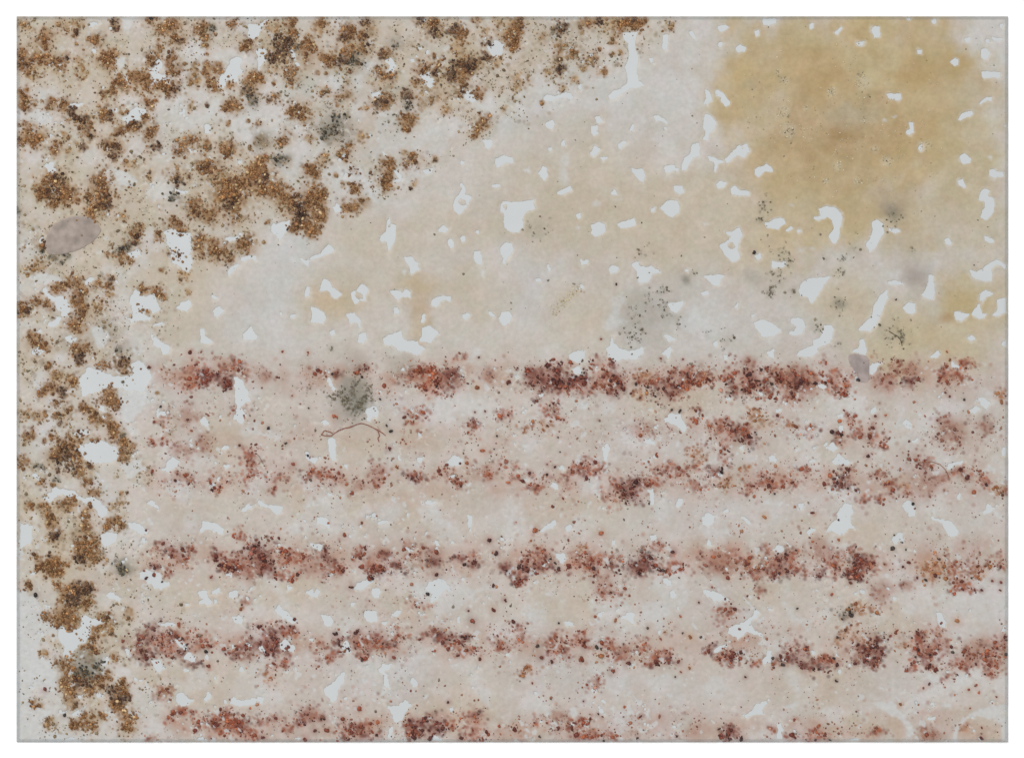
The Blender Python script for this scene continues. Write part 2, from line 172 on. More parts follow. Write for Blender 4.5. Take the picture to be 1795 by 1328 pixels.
'd1': """~113,160 230,230 290,290 350,300 300,320 280,350 300,390 390,430 400,500 350,530 330,480 260,540 245,580 270,640 340,660 370,740 385,790 370,860 400,900 260,840 220,900 235,980 300,1000 360,1010 330,1050 290,1090 300,1140 350,1150 470,1165 540,1190 560,1225 100,1225 100,200;390,500 410,430 440,440 470,470 550,430 560,360 590,345 640,375 700,375 700,410 610,430 620,480 600,520 540,550 500,600 460,650 430,640 440,570 400,520;205,65 250,55 250,75 210,75;275,265 355,290 340,305 310,300;710,210 760,190 830,240 810,260 740,235;660,900 690,880 715,900 690,920 665,910;485,1020 530,1000 555,1020 540,1045 500,1050;700,660 735,630 750,660 710,710 695,690;910,770 960,790 990,800 960,810 920,800;950,60 1000,40 1090,60 1110,110 1150,120 1160,150 1110,180 1050,170 1000,110 960,100;1345,190 1385,175 1415,190 1420,230 1450,255 1440,275 1370,275 1360,260 1395,240 1360,220;1455,185 1490,165 1510,190 1480,215 1450,210;1565,210 1600,180 1635,190 1615,230 1575,230;1265,275 1300,270 1290,290;1535,70 1600,60 1590,85 1545,85;1580,370 1640,345 1670,380 1650,420 1610,410;1190,520 1230,500 1275,550 1270,585 1235,570;1250,640 1290,605 1350,640 1320,680 1270,660;1030,670 1080,650 1110,700 1100,740 1060,730 1060,690;1235,700 1310,740 1260,730;1630,730 1660,700 1690,730 1650,750;1080,410 1130,400 1180,400 1210,430 1180,440 1130,420;1210,890 1260,885 1290,920 1330,930 1290,960 1240,980 1205,930;1400,915 1430,865 1445,900 1420,940 1400,930;1560,950 1610,915 1670,930 1758,910 1758,960 1640,970;1455,775 1490,770 1480,800;1180,1035 1220,1045 1215,1060;1340,1200 1380,1175 1410,1200 1400,1220 1340,1220;1400,640 1440,610 1430,650;860,570 890,600 880,640 865,610;530,905 575,895 560,930;440,1195 500,1190 540,1210 450,1215""",
'd2': """200,160 215,145 245,150 240,180 210,180;330,190 370,170 390,195 410,160 440,190 420,230 370,225;650,170 700,130 790,80 800,115 750,160 700,185;780,170 830,165 860,190 830,230 790,210;640,270 680,265 670,290 640,295;1140,170 1200,110 1280,100 1320,160 1270,200 1240,240 1190,270 1200,200;~1460,190 1540,150 1640,120 1650,160 1560,190 1470,220;730,340 760,320 820,320 830,380 780,415 750,390;930,340 980,305 1000,330 950,370;845,395 900,395 880,425;1360,360 1385,350 1400,400 1380,405;120,320 150,280 190,330 250,360 280,385 240,410 180,370;430,350 500,360 525,385 500,440 470,420;155,550 200,520 260,580 250,610 200,590 175,610;0,575 40,565 60,610 30,600;585,545 620,520 640,570 650,600 620,620 590,580;460,860 500,830 560,770 600,740 605,780 560,860 540,930 510,940 465,900;820,730 860,690 930,685 910,720 870,740 910,790 900,850 870,830 860,760;1050,800 1080,770 1105,800 1100,840 1065,840;~1030,660 1100,610 1170,600 1180,640 1100,690 1050,690;840,920 890,970 970,960 1010,930 1060,960 1020,1010 1000,1060 950,1090 910,1000;895,1120 930,1110 925,1200 900,1200;1105,1210 1160,1210 1215,1150 1240,1180 1280,1215 1110,1225;1310,990 1340,980 1365,1005 1330,1010;1590,970 1630,1005 1600,990;0,910 60,910 30,960 0,940;1680,610 1730,600 1720,640;1455,850 1500,840 1490,865;650,40 675,40 670,60;1395,100 1425,95 1420,115;260,1200 300,1185 300,1215;520,740 550,755 540,765;1080,720 1100,715 1090,735;490,940 520,960 500,970;~1500,860 1580,880 1600,960 1520,940;~1080,180 1150,150 1180,230 1120,260""",
'd3': """1020,110 1060,90 1095,120 1080,155 1045,155;1070,190 1100,170 1125,200 1110,240 1080,225;1285,150 1340,190 1430,200 1475,250 1420,260 1370,250 1310,210;730,365 800,325 830,345 820,380 830,420 790,400;~830,290 900,250 1000,250 1080,330 1070,400 1020,430 1000,470 970,450 960,400 890,400 860,340;1580,390 1640,360 1660,300 1690,340 1620,400 1640,440 1710,490 1715,530 1680,490 1600,470 1540,515 1470,480 1470,440 1560,400;575,350 600,330 635,335 600,370;340,400 390,380 410,420 370,430;685,310 730,300 720,330;980,460 1020,460 1000,490;1380,580 1420,560 1470,545 1460,580 1400,600 1370,600;1700,660 1758,600 1770,600 1760,670 1720,690;1300,740 1350,770 1340,780;~1310,860 1390,810 1440,830 1510,850 1500,880 1440,870 1340,890;530,860 570,860 575,890 545,890;525,940 560,950 600,980 630,1020 620,1040 590,1010 580,975;600,930 640,940 630,970;1570,1040 1640,1000 1660,960 1740,940 1700,1000 1720,1030 1650,1040 1600,1055;~1050,890 1090,880 1070,920;1110,1210 1180,1205 1180,1225;540,590 580,580 560,610;660,690 690,680 680,710;780,700 830,680 820,710;170,1080 210,1070 200,1100;700,40 740,30 740,70;~90,350 120,340 110,380;1110,290 1140,290 1130,310;880,1070 940,1110 900,1100;~380,980 440,970 450,1030 400,1050;~700,1070 780,1050 800,1130 730,1150""",
'd4': """~110,270 130,250 200,330 300,390 330,360 400,330 430,300 420,360 350,390 280,410 190,420 150,370;850,230 900,240 880,260;~920,290 990,320 960,350 900,350;1150,330 1200,340 1225,400 1215,440 1185,420;1375,380 1380,330 1410,300 1385,340;1060,405 1100,400 1080,415;1600,460 1640,400 1652,470;575,620 590,590 600,600;540,690 580,680 560,700;300,600 330,600 330,630 310,620;1250,545 1310,545 1280,560;1250,580 1290,580 1280,600;~1130,790 1240,790 1320,800 1300,840 1240,860 1180,820;~720,950 860,940 900,990 960,1060 1000,1130 990,1200 960,1200 950,1120 900,1060 800,1010;~1270,1220 1280,1120 1330,1060 1430,1000 1540,970 1655,960 1655,1220 1610,1220 1600,1100 1540,1060 1440,1040 1370,1070 1310,1110 1300,1220;60,1080 100,1080 110,1140 95,1200 60,1200 80,1130;~100,975 160,970 200,940 210,980 130,990;480,730 510,715 500,760;1085,1050 1160,1040 1150,1070 1100,1065;540,1195 620,1190 620,1225 540,1225;90,650 130,640 130,670;0,590 35,600 30,640 0,640;0,290 40,310 20,330;700,390 740,395 730,410;20,1040 50,1010 30,1060;~1180,960 1260,950 1260,990;~910,880 940,850 950,900""",
}

# brown clumps: u v r, then d dark, l light and sparse, k black-olive, s soft stain with few grains
CLUMPS = {
'a1': """200 420 70;300 410 50;380 430 55;150 400 50;230 490 45l;420 470 30;320 260 42;300 300 38;650 280 45;750 410 55;785 385 30;720 400 35;160 670 55;150 720 40;135 640 40;340 715 40;430 720 42;500 780 50d;545 820 38d;210 950 62;270 950 36;140 970 36;590 890 42;620 930 28d;440 935 28l;700 775 48;760 790 34d;840 880 50;880 880 40;1005 700 40;1000 790 38;1025 890 48;1010 930 28;850 755 26;930 845 28d;800 560 45;860 580 32;920 540 48;980 520 48;990 590 45;700 640 32;770 625 26;1130 600 62;1080 590 42;1200 610 40d;1160 400 45;1180 470 42;1050 400 35;1040 440 35;1090 330 28;1150 180 52;1120 200 36;1190 150 36;1210 260 40;1230 300 30d;1380 190 45;1410 250 36;1460 190 30k;1590 150 36;1040 130 40;1700 300 45;1670 310 30;785 140 28d;795 190 24d;1420 480 40;1490 470 32;1450 550 40;1480 600 28;1320 520 42l;1330 560 28l;1580 570 28;1590 740 48;1570 720 36;1700 560 52;1700 640 46d;1720 700 36k;1740 520 38;1310 975 44;1240 1030 40;1420 1010 44;1560 1020 46;1580 1060 36;1200 1200 56s;1220 1240 40d;1450 1170 66;1400 1160 50;1640 1250 75;1700 1200 60;1550 1290 66;780 1030 48d;740 980 50;700 1210 55;700 1280 48;330 1250 66;400 1220 48d;300 1310 50;440 1300 50;890 1130 36l;1000 1180 40s;350 1050 34;390 1000 26;570 1000 26d;160 180 40l;430 190 40l;520 170 38l;560 430 40l;560 500 36l;1060 1010 40d;1300 730 30l""",
'a2': """110 190 50l;240 190 40;235 140 36;260 230 28;140 300 62d;100 400 50d;180 390 66d;200 300 42d;265 320 36k;355 350 60;350 300 42;245 510 46;240 560 30;10 545 38;430 190 44l;440 150 30;600 210 52;590 250 34d;740 270 42d;740 350 38;720 240 28;470 380 34;520 400 46;600 400 54d;680 410 58k;640 330 46;740 150 34d;780 200 42s;870 370 36d;890 360 26;960 305 26k;900 530 42;840 500 34;1110 130 34d;1180 150 52;1230 210 42d;1200 140 36;1140 470 46;1110 560 34;1230 510 42d;1250 450 22;1360 180 42d;1400 220 40;1380 310 52l;1390 430 54d;1460 430 50d;1400 490 44;1340 520 42d;1400 570 38;1210 390 18;1270 390 18;1510 125 32;1580 300 30d;1560 400 34d;1640 420 34l;1720 230 52;1740 290 44;1510 630 36;1400 640 26;600 665 50;460 630 36l;110 670 32;300 760 55;250 760 38;320 800 34;520 880 52k;540 800 32k;610 790 24k;470 930 32k;740 735 20l;820 700 34d;870 700 34d;920 690 26;880 660 26;1030 650 38d;1045 725 34k;1010 810 40;1060 820 34;1030 870 26;1200 680 90s;1530 830 48;1510 890 30;1480 920 22;1300 760 28l;185 950 40;610 1065 36;570 1060 18;720 940 28l;350 950 22l;900 1120 42;880 1200 48;880 1260 40;770 1195 18;1055 1100 46;660 1175 28;670 1285 32;455 1100 32l;370 1160 40;400 1200 32;30 1150 60;60 1220 56d;40 1280 50;150 1300 48;390 1310 50;160 1110 40k;215 1080 24k;0 970 36s;50 990 40s;1650 140 30l;1550 220 28l""",
'a3': """25 160 46;20 220 36;0 300 36;320 190 44d;460 190 44s;590 130 38d;520 150 28;680 150 52l;760 150 56;840 180 36;820 140 26d;880 150 30;330 310 34l;430 360 36;545 400 32;315 400 26d;320 485 34d;610 490 24;400 390 36s;40 560 40l;10 600 22l;680 270 26l;480 460 24l;340 600 24l;420 540 24l;200 240 30s;1060 170 36l;240 500 24l""",
'b1': """330 30 56d;280 20 42;470 50 58;400 40 50;350 105 32;660 120 62;720 60 62d;640 160 42;600 50 34;700 30 50;140 165 24k;280 410 36k;300 380 26d;360 475 20k;430 475 34k;930 290 40;945 325 22d;860 400 54k;920 380 34d;830 470 40;890 490 26;830 190 34l;1220 240 46;1250 290 30;1085 325 26;1205 460 36;1260 600 34l;1330 110 50;1350 170 42;1560 100 75d;1600 180 44;1450 170 46;1580 30 66;1500 60 34;1640 110 28;1205 50 40k;1370 400 52;1360 360 34;1450 360 26;1530 430 58;1490 450 34;1580 490 22;1690 370 55;980 690 32;1090 730 38;1075 690 22;1285 710 18l;380 690 40;440 660 34;500 635 38;555 680 44;550 760 46;540 840 54;520 930 50;540 960 34;660 650 28;750 655 36;770 610 18d;670 800 38l;160 800 56;210 830 40d;270 760 36;330 800 26;130 850 36;240 1050 48;300 1090 34;210 1010 26;530 1090 44;600 1100 40;540 1160 42d;690 1200 38;810 1110 24k;830 1190 40d;860 1240 34;330 1210 24;420 1270 42l;370 1290 30l;500 1310 36l;955 820 20;1015 850 18l;560 320 40s;200 560 36l;270 520 40l""",
'b2': """30 10 36;130 20 42;220 60 52;200 110 50;290 130 64d;350 60 64;440 30 46;430 120 44;300 200 66d;270 260 42;350 250 50;430 190 36;420 270 36;370 300 40;640 140 46;730 100 32;690 0 28""",
'c1': """430 110 36d;350 80 34;300 100 34;500 40 34;380 180 20;465 220 28;400 260 28;740 110 50;780 180 40;720 170 34;600 210 42;640 270 48;720 300 38;790 350 48;790 410 38;850 400 20k;865 500 46;860 450 34;850 560 26;200 390 36;350 400 30;290 430 18;480 405 26;560 390 36;540 440 20;660 430 23;430 560 76d;400 500 56;510 560 48;480 480 28;490 640 38d;380 700 20k;580 700 32;540 650 26;140 590 42;620 610 28d;285 720 26;260 610 26k;650 800 32;300 880 40;350 950 38;360 1010 34;200 885 24;440 870 42;510 860 32;600 960 44;590 1030 36;620 890 18;765 990 46;820 1020 28;720 1030 22;830 855 22l;770 890 24l;380 1090 42d;340 1110 26l;580 1140 64;570 1190 48;640 1200 36;660 1120 28;240 1215 22;300 1310 50;400 1290 42;550 1250 46d;680 1240 34;850 1310 36k;810 1270 32k;180 240 34l;270 280 30l""",
'd1': """300 30 52;400 20 52;350 50 34;850 30 42k;175 155 32;385 150 28;550 200 60d;480 190 46;500 260 62d;600 170 40d;430 230 32;600 280 40;330 350 42;400 390 42;460 340 54;500 410 48;740 390 34;700 360 24;640 440 28;720 440 34l;620 540 54;640 510 32;570 560 26;470 650 32;400 670 32;450 700 32;550 730 62k;660 690 40k;600 650 36s;500 770 56;430 830 40;540 830 56d;640 790 46;720 770 40;780 640 28;470 880 40;600 870 32;760 870 40d;840 870 40;860 810 30;820 930 50d;790 960 32;680 850 32;225 950 28;490 950 40s;525 965 20d;340 1090 38l;330 1080 22;560 1090 46;630 1100 32;510 1090 26;580 1020 32;870 1060 52;860 1130 48;920 1030 24;830 1000 32;870 330 42s;900 370 34s;360 490 18l;300 620 24l""",
}

# red pigment: u v r, then d dark, o orange, s soft stain, k black-brown; r under 23 is one single grain
REDS = {
'b1': "1290 1240 60;1300 1190 40;1280 1300 45;1300 1125 18;1540 1220 50;1580 1210 34;1410 1265 26d;1530 1300 34d;1600 1280 26d;1680 1280 24;1020 1225 14d;1105 1240 9",
'b2': "430 1260 28;530 1280 26d;740 1240 32d;690 1260 20;1170 1260 34;1080 1270 42;1160 1300 58;1320 1300 44d;1230 1300 44;1410 1170 26;350 1125 12;175 1118 10;1520 1157 10d;1370 1270 24d;1600 1290 40s;60 1300 40s",
'b3': "190 1290 70d;300 1300 54d;140 1250 28d;430 1300 38d;590 1220 52;660 1170 15;1010 1165 11d;690 1220 25d;900 1280 36o;960 1310 28;1110 1290 62;1190 1250 34;1280 1300 42;1480 1270 42;1620 1290 60d;1600 1180 46s;680 1310 38;600 1032 9d;705 657 10k;1650 440 18k;480 1235 10d;390 1190 20;1160 1170 8d",
'b4': "200 1290 80s;200 1290 40d;330 1290 50;480 1290 52;70 1270 52;400 1200 13;880 1240 50;970 1230 50s;1270 1280 44;1330 1200 30;1390 1190 24;630 1310 14k;90 1300 24d;880 763 9k;1250 1175 14o;1230 1118 10o",
'c1': "1420 0 36d;1550 30 40d;1300 20 54;1110 300 28;1050 440 26;1120 430 26;1310 370 12;1390 450 56s;1280 270 66s;1700 600 36;1720 670 36;1690 520 52;1040 650 18;1270 670 18;1200 710 16d;1210 1190 46d;1250 1240 52;1300 1170 26;1060 1180 30;1480 1220 30d;1600 1280 52;1720 1170 36d;1700 1270 70s;1560 1310 36d;1060 1310 16d;1650 1080 44;1450 775 14d;1000 1050 12d;1120 1140 16d;1250 520 50s;1650 250 60s;1100 205 12k;1640 470 12d;1240 690 40;1500 740 40",
'c2': "870 65 22;1220 20 90;1320 30 52d;1140 30 44;1510 75 20o;1720 40 22;1460 360 44;1480 320 28d;1080 330 36;910 490 16d;1000 430 10;1020 460 9;1545 505 18;170 680 50;250 600 16d;410 640 44;470 680 42;570 720 34;560 660 14d;650 800 18d;700 740 38s;830 730 30;850 650 54s;1065 690 34d;1090 660 32;960 620 14o;1300 660 54;1390 730 26;1380 700 24;1580 660 70s;1580 660 30;1440 590 18;100 770 26;600 1085 18;40 1200 54d;50 1270 46d;200 1200 44;240 1250 42;330 1240 42;490 1240 42d;430 1180 34d;560 1280 26;700 1200 44;830 1240 56s;890 1210 28d;970 1290 30d;1040 1140 26;1090 1210 30;1140 1170 16;1220 1250 44d;1230 1200 22d;1390 1240 26d;1470 1210 30;1490 1275 20d;1590 1120 18d;1700 1290 36d;1640 1210 20d;820 1300 44;720 1000 14;920 372 18k;890 335 12k;845 155 11k;355 215 9k;1645 405 10k;1565 238 9d;1495 243 8d;80 350 14k;200 455 13k;350 540 13k;505 740 9d;1625 495 8k;490 1000 10;530 270 20;1100 250 40;1690 270 30",
'c3': "160 30 46d;230 50 80d;330 50 54d;400 80 52;440 20 36d;480 100 34;700 60 54d;650 40 44;570 60 34;840 50 16k;860 120 34o;940 20 44;1060 70 70d;1150 40 52d;1200 50 46;1120 110 36;1300 40 44;1500 110 34d;1620 30 70d;1690 90 36;1600 60 52;250 230 44;230 350 42o;90 360 26o;310 270 28;880 350 56s;870 400 18;1140 235 16k;1085 228 13k;1240 320 28;1260 230 26;1420 360 50;1560 410 58d;1450 430 70;1640 250 36o;1690 320 44o;1600 370 34;1270 550 42o;1450 570 32;980 540 18;30 610 26;30 700 36;110 660 15d;230 670 12d;285 617 12d;160 740 34;360 670 34;450 640 34;480 660 30d;530 600 42;600 640 42;690 720 34;740 750 30d;810 720 34d;820 790 50d;920 720 34;980 730 30;1000 630 44;1080 610 34;1140 680 28;1250 640 34;1250 740 28;1370 720 34;1390 640 30d;1470 730 42o;1620 770 28;1600 620 32o;1700 740 24;700 820 54;1750 750 18;140 1200 52;200 1290 66s;220 1280 38d;90 1290 36;500 1290 52;540 1270 26;670 1230 34;470 1190 30o;900 1260 60d;820 1290 34d;990 1135 14d;1000 1170 28;1090 1200 20d;1100 1270 34;1370 1230 18;1430 1270 76s;1640 1270 44o;1600 1240 34;1750 1180 24;270 890 15;340 835 11;1720 960 18o;600 1070 22;150 1050 22;255 1245 10k;285 1275 12k;310 1310 14k;320 515 7k;305 415 9k;230 600 8d;115 655 8d",
'c4': "200 40 90s;200 50 44d;250 70 36d;100 30 52;330 45 16d;400 45 14d;480 60 52;540 90 26;620 20 16k;800 30 54s;970 45 34d;1230 20 36;1320 10 28;1220 110 10d;1250 135 10d;1350 158 12k;130 130 52;1600 130 34o;30 50 14k;70 265 15d;160 325 24o;280 350 42;470 390 24d;510 400 13k;510 440 42;560 300 34;620 370 34;720 350 17d;700 410 22d;750 430 42;790 490 24;810 265 13;690 545 17d;740 270 14d;1165 300 9d;1190 320 9d;1280 380 80s;1500 320 44s;1020 570 17;1110 590 30;1080 690 120s;1200 690 56s;1340 660 44;1320 640 16d;1370 690 22d;560 650 34;540 710 50d;490 740 30d;430 680 22;390 735 22;60 700 54;30 750 34;190 740 24;260 640 30;910 710 36o;840 740 34;830 730 14d;760 680 42;940 780 30;1000 870 16k;1415 790 20;1500 740 16d;1570 780 34o;1620 790 26;770 830 24;660 830 34;310 930 15;860 1175 21k;925 1135 10k;870 1083 9k;950 1183 10k;490 980 10d;310 1128 12;490 1118 13;110 1260 52d;40 1290 52;170 1240 26;480 1250 52;600 1210 34;640 1250 42d;650 1300 34d;430 1270 34;930 1300 12d;970 1270 16;1180 1250 11d;1220 1225 10d;1160 1310 60o;1280 1320 44;1440 1300 52;1600 1250 34;370 1180 80s;720 1290 34;50 800 11k;525 230 10;1480 700 30;1200 330 60s",
'd1': "305 855 17d;245 210 22k;1050 20 24d;1130 70 26;985 48 11;1000 95 15d;1600 30 34d;1700 30 74s;1580 20 52;1040 430 28d;1225 415 17;1170 490 36;1000 500 36d;940 570 50d;960 610 42d;1080 560 44;1160 560 62;1240 600 36d;1000 650 26d;1180 510 28d;1340 530 54;1460 550 36;1530 580 18d;1640 540 36;1620 600 44d;1720 540 54d;1690 640 44s;1310 680 30d;1430 700 16;1110 870 34o;1110 900 36s;1240 1000 44s;1240 1000 26;1200 1030 34;1180 1080 26;1350 1070 44;1460 1060 34d;1500 1050 44;1600 1100 54;1640 1090 34d;1560 1110 34;1720 1120 44;1690 1180 34;1030 1190 26;1650 310 16o;1530 1030 34;840 530 16d;440 1035 16k;1410 600 18k;1110 120 10k;1445 90 12d;1690 250 30s",
'd2': "60 20 54d;170 70 36;280 75 15d;400 40 64s;550 60 34d;540 30 34;650 160 15d;830 50 34d;960 30 34d;820 10 34;720 20 22;1230 75 18d;1170 205 16k;1200 10 26d;1480 5 26d;1620 150 18;1690 20 34d;1740 60 34d;1700 245 12d;1620 315 20;1480 390 20d;1450 320 10d;100 480 60;70 540 60d;10 580 36d;90 580 36d;200 480 42d;240 500 42;200 600 34d;130 690 52;190 680 26;90 780 46o;20 430 18d;540 480 20d;580 530 32d;650 550 36d;690 510 50s;750 550 70s;750 550 34;820 490 24d;890 560 42;900 540 30d;830 580 34;540 640 34;500 650 26;740 630 26;940 640 16d;440 540 34;1180 500 44;1270 490 42d;1265 510 26d;1360 540 42;1435 510 28d;1410 580 34;1420 630 34;1220 595 12;1530 650 16;1680 540 38;1690 580 26;990 480 34;1480 600 26;350 1050 50d;300 1090 28d;380 1050 26;400 1140 16d;460 1060 16d;480 1140 22;590 1060 20;690 1130 50d;700 1180 42d;640 1140 42;740 1110 34;820 1170 14d;830 1080 16;1080 1120 62s;1080 1120 40d;1130 1090 42d;1220 1080 50d;1240 1130 26d;1040 1140 26;1190 1190 22d;1330 1100 28;1450 1060 52;1510 1040 34d;1490 1150 42;1400 1190 18d;1660 1110 14;1470 1195 34;60 1080 34;40 1190 16d;130 1055 14d;330 1200 20d;230 1110 34;700 990 22;1310 945 12d;380 1000 50s;1100 250 40;250 90 30",
'd3': "70 20 34d;210 20 38d;310 40 17d;380 10 22;490 20 42;60 110 34d;60 90 26;690 20 34d;830 40 52d;860 60 26d;900 5 34d;1025 45 19k;1060 20 34;1140 20 26;670 148 11;550 30 18d;1400 30 74s;1470 95 18;1680 60 46s;1660 40 34;1600 220 11d;1270 262 9d;1360 158 10;40 440 34;30 520 42;240 540 24;300 510 34;165 560 17k;190 640 18d;300 600 34;380 640 12d;460 510 38;440 550 34;490 565 17d;570 570 18k;600 580 11k;600 630 22o;660 560 34;690 610 34;770 610 36s;790 680 20d;680 730 18d;470 650 22;265 670 16d;350 560 34;560 360 14;310 405 11k;700 385 13o;100 720 34o;920 440 13k;1160 472 9k;1210 500 17o;1035 465 9o;900 560 34;1030 600 34;1050 650 34d;970 680 24d;950 640 34;1130 670 14d;1340 580 28d;1430 620 34;1470 640 42d;1480 600 34;1390 660 30;1555 600 14d;1660 670 34;1205 710 12o;1148 740 9;1108 772 9k;1010 515 11;1145 360 9;1590 775 11d;560 810 34;130 815 9;760 978 12;258 925 8k;480 940 9d;580 1025 9d;610 1045 9d;440 1100 44;500 1160 52;430 1170 22d;310 1120 15d;550 1170 34;660 1180 26;850 1190 11d;870 1045 12d;1000 1040 14;1120 1180 10d;1470 1140 28d;1500 1150 26d;1480 1190 26d;1560 1200 22d;620 1210 12k;180 1185 11k;10 1130 22;380 1100 26;300 1030 36s;620 120 60s;200 1100 36;1690 170 30s;1480 330 50;650 200 60",
'd4': "60 40 42d;140 50 15d;190 20 26;260 60 26;360 60 26d;460 40 34;580 75 34d;650 90 28d;620 50 34;570 130 16d;640 10 34d;720 20 26;1025 95 12d;1085 110 15k;1150 80 20d;1280 60 44;1310 110 42;1380 150 36;1290 155 28;1400 95 10k;1470 50 34o;1540 115 12d;1600 125 15d;1470 180 13d;1595 180 11;1110 40 50o;440 210 14;530 330 34k;570 350 22k;205 305 10k;480 505 13k;470 800 11k;190 580 42;230 640 60d;270 580 20d;40 645 17k;90 630 17d;110 690 18k;60 690 34;150 660 34d;260 710 34d;350 690 42d;430 660 34;455 645 15k;480 690 18d;400 640 26;600 680 16d;690 600 70d;690 600 60s;770 540 38d;720 650 34d;660 580 34d;780 610 26d;740 690 26;840 495 13d;880 470 18;890 455 11;1040 490 25d;1030 530 34;1100 610 60d;1050 590 34;1100 680 26d;1140 580 42;1190 540 44s;1000 690 34;1015 635 11k;1270 605 17k;1260 565 16d;1280 700 42;1340 690 34;1350 640 42;1430 685 13d;1430 620 64s;1510 650 34;1530 720 50;1580 640 50;1590 560 42;1545 575 11d;1490 755 9d;1640 620 20k;1630 500 17d;1240 790 28;1110 820 14d;1070 850 12;1180 440 42;940 550 30o;1130 710 26;1380 860 11;1430 830 13;1450 880 11;910 960 15o;760 1150 36s;760 1150 24;350 1110 17;360 1160 42;400 1165 11;185 1065 12;480 1125 9;300 1200 34;330 1205 13d;1090 1170 40s;1090 1170 22;1150 1190 36s;1350 1150 34o;1465 1190 17d;1470 1120 11;160 1180 26;430 1205 10k;50 1130 26;1570 910 8;1390 988 8;620 300 60o;560 470 60o;780 200 70s;950 150 40s;1300 390 20o",
}

# grey-olive sparse dust: u v r n  (s soft stain only)
DUST = {
'b3': "160 290 70 40;870 450 45 20;900 780 100 70;1040 830 55 50;830 1000 90 70;1140 930 35 14;1020 700 30 12;1470 1030 60 30;1180 620 55 0;1175 630 30 -1;1230 580 30 10;1650 600 55 0;1750 720 35 12;920 880 190 0;1250 1205 50 14;1720 110 50 24;1690 215 40 20;1740 350 40 16;1330 1010 30 8",
'b4': "870 100 90 0;860 150 60 -1;1010 600 60 0;870 220 50 40;1040 590 95 0;90 460 60 34;500 575 34 16;490 780 60 34;490 780 34 -1;860 980 90 60;920 1020 34 36;395 490 20 10;515 480 26 14;180 700 34 16;20 700 40 22;985 440 30 14;340 955 40 14;480 1080 40 10;770 960 34 10;160 490 40 14;60 600 70 30;600 430 50 10",
'c2': "640 150 120 -1;660 110 80 -1;690 190 60 -1;660 90 90 200;680 200 70 130;560 160 60 70;740 140 60 90;620 30 60 0;350 90 40 8",
'b2': "1000 1200 100 0;880 1130 60 14;510 1095 24 10;690 1200 80 0",
'a2': "500 880 110 -1;20 970 70 -1;540 900 110 50;520 720 70 20;600 500 130 50;300 560 130 50;950 300 60 0;940 620 120 50;900 840 90 40",
'b1': "700 1010 110 0;720 970 60 24;450 1080 60 0;850 1090 60 0",
'a4': "160 900 60 10;712 685 10 4;630 500 20 4;100 540 30 8",
'a3': "1640 590 50 8;320 230 90 40",
'd1': "570 680 110 -1;850 20 70 -1;160 270 20 3;200 355 30 5",
'd4': "530 340 60 30",
}

def tile_pt(t, u, v):
    return OX[t[1]] + u * K, OY[t[0]] + v * K
def parse_polys(D):
    out = []
    for t, s in D.items():
        for item in s.split(';'):
            item = item.strip()
            semi = item.startswith('~')
            pts = np.array([tile_pt(t, *map(float, p.split(','))) for p in item.lstrip('~').split()])
            out.append((semi, pts))
    return out
def parse_spots(D):
    out = []
    for t, s in D.items():
        for item in s.split(';'):
            a = item.split()
            f = a[2][-1] if a[2][-1].isalpha() else ''
            r = float(a[2].rstrip('dlkso')) * K
            x, y = tile_pt(t, float(a[0]), float(a[1]))
            out.append((x, y, r, f))
    return out
gaps = parse_polys(GAPS)
clumps = parse_spots(CLUMPS)
reds = parse_spots(REDS)
dusts = []
for t, s in DUST.items():
    for item in s.split(';'):
        u, v, r, n = map(float, item.split())
        dusts.append((*tile_pt(t, u, v), r * K, int(n)))

# ------------------------------------------------------------------ resin film: stain map, gaps and relief on one fine sheet
X0, X1, Y0, Y1 = 29.0, 1767.0, 29.0, 1300.0
P = 1.75
NX = int(round((X1 - X0) / P)) + 1
NY = int(round((Y1 - Y0) / P)) + 1
xs = np.linspace(X0, X1, NX); ys = np.linspace(Y0, Y1, NY)
GX, GY = np.meshgrid(xs, ys)
warpx = (fbm(GX, GY, 60, 3) - 0.5); warpy = (fbm(GX, GY, 60, 91) - 0.5)
finex = (fbm(GX, GY, 9, 5, 3) - 0.5); finey = (fbm(GX, GY, 9, 57, 3) - 0.5)

def local_warp(x, y):
    return ((fbm(x, y, 22, 31, 3) - .5), (fbm(x, y, 22, 47, 3) - .5))
lwx, lwy = local_warp(GX, GY)
def window(x0, x1, y0, y1):
    i0 = max(0, int((x0 - X0) / P)); i1 = min(NX, int((x1 - X0) / P) + 2)
    j0 = max(0, int((y0 - Y0) / P)); j1 = min(NY, int((y1 - Y0) / P) + 2)
    return (slice(j0, j1), slice(i0, i1)) if i1 > i0 and j1 > j0 else None
def brown_zone(x, y):
    edge = np.interp(y, [29, 120, 230, 330, 420, 480, 560, 650, 800, 1300], [1190, 1080, 890, 700, 520, 380, 280, 235, 235, 245])
    edge = edge + (fbm(x, y, 110, 4401, 3) - .5) * 190 + (fbm(x, y, 30, 4501, 2) - .5) * 60
    return 1 - sstep(-55, 45, x - edge)
def poly_sdf(px, py, pts):
    d2 = np.full(px.shape, 1e9); inside = np.zeros(px.shape, bool)
    n = len(pts)
    for i in range(n):
        ax, ay = pts[i]; bx, by = pts[(i + 1) % n]
        ex, ey = bx - ax, by - ay
        wx, wy = px - ax, py - ay
        t = np.clip((wx * ex + wy * ey) / (ex * ex + ey * ey + 1e-9), 0, 1)
        d2 = np.minimum(d2, (wx - ex * t) ** 2 + (wy - ey * t) ** 2)
        c = ((ay > py) != (by > py)) & (px < (bx - ax) * (py - ay) / (by - ay + 1e-12) + ax)
        inside ^= c
    return np.where(inside, -np.sqrt(d2), np.sqrt(d2))

def OXclear(x, y):
    return x > 280 and y > 29 and not (x > 1270 and y > 1200)
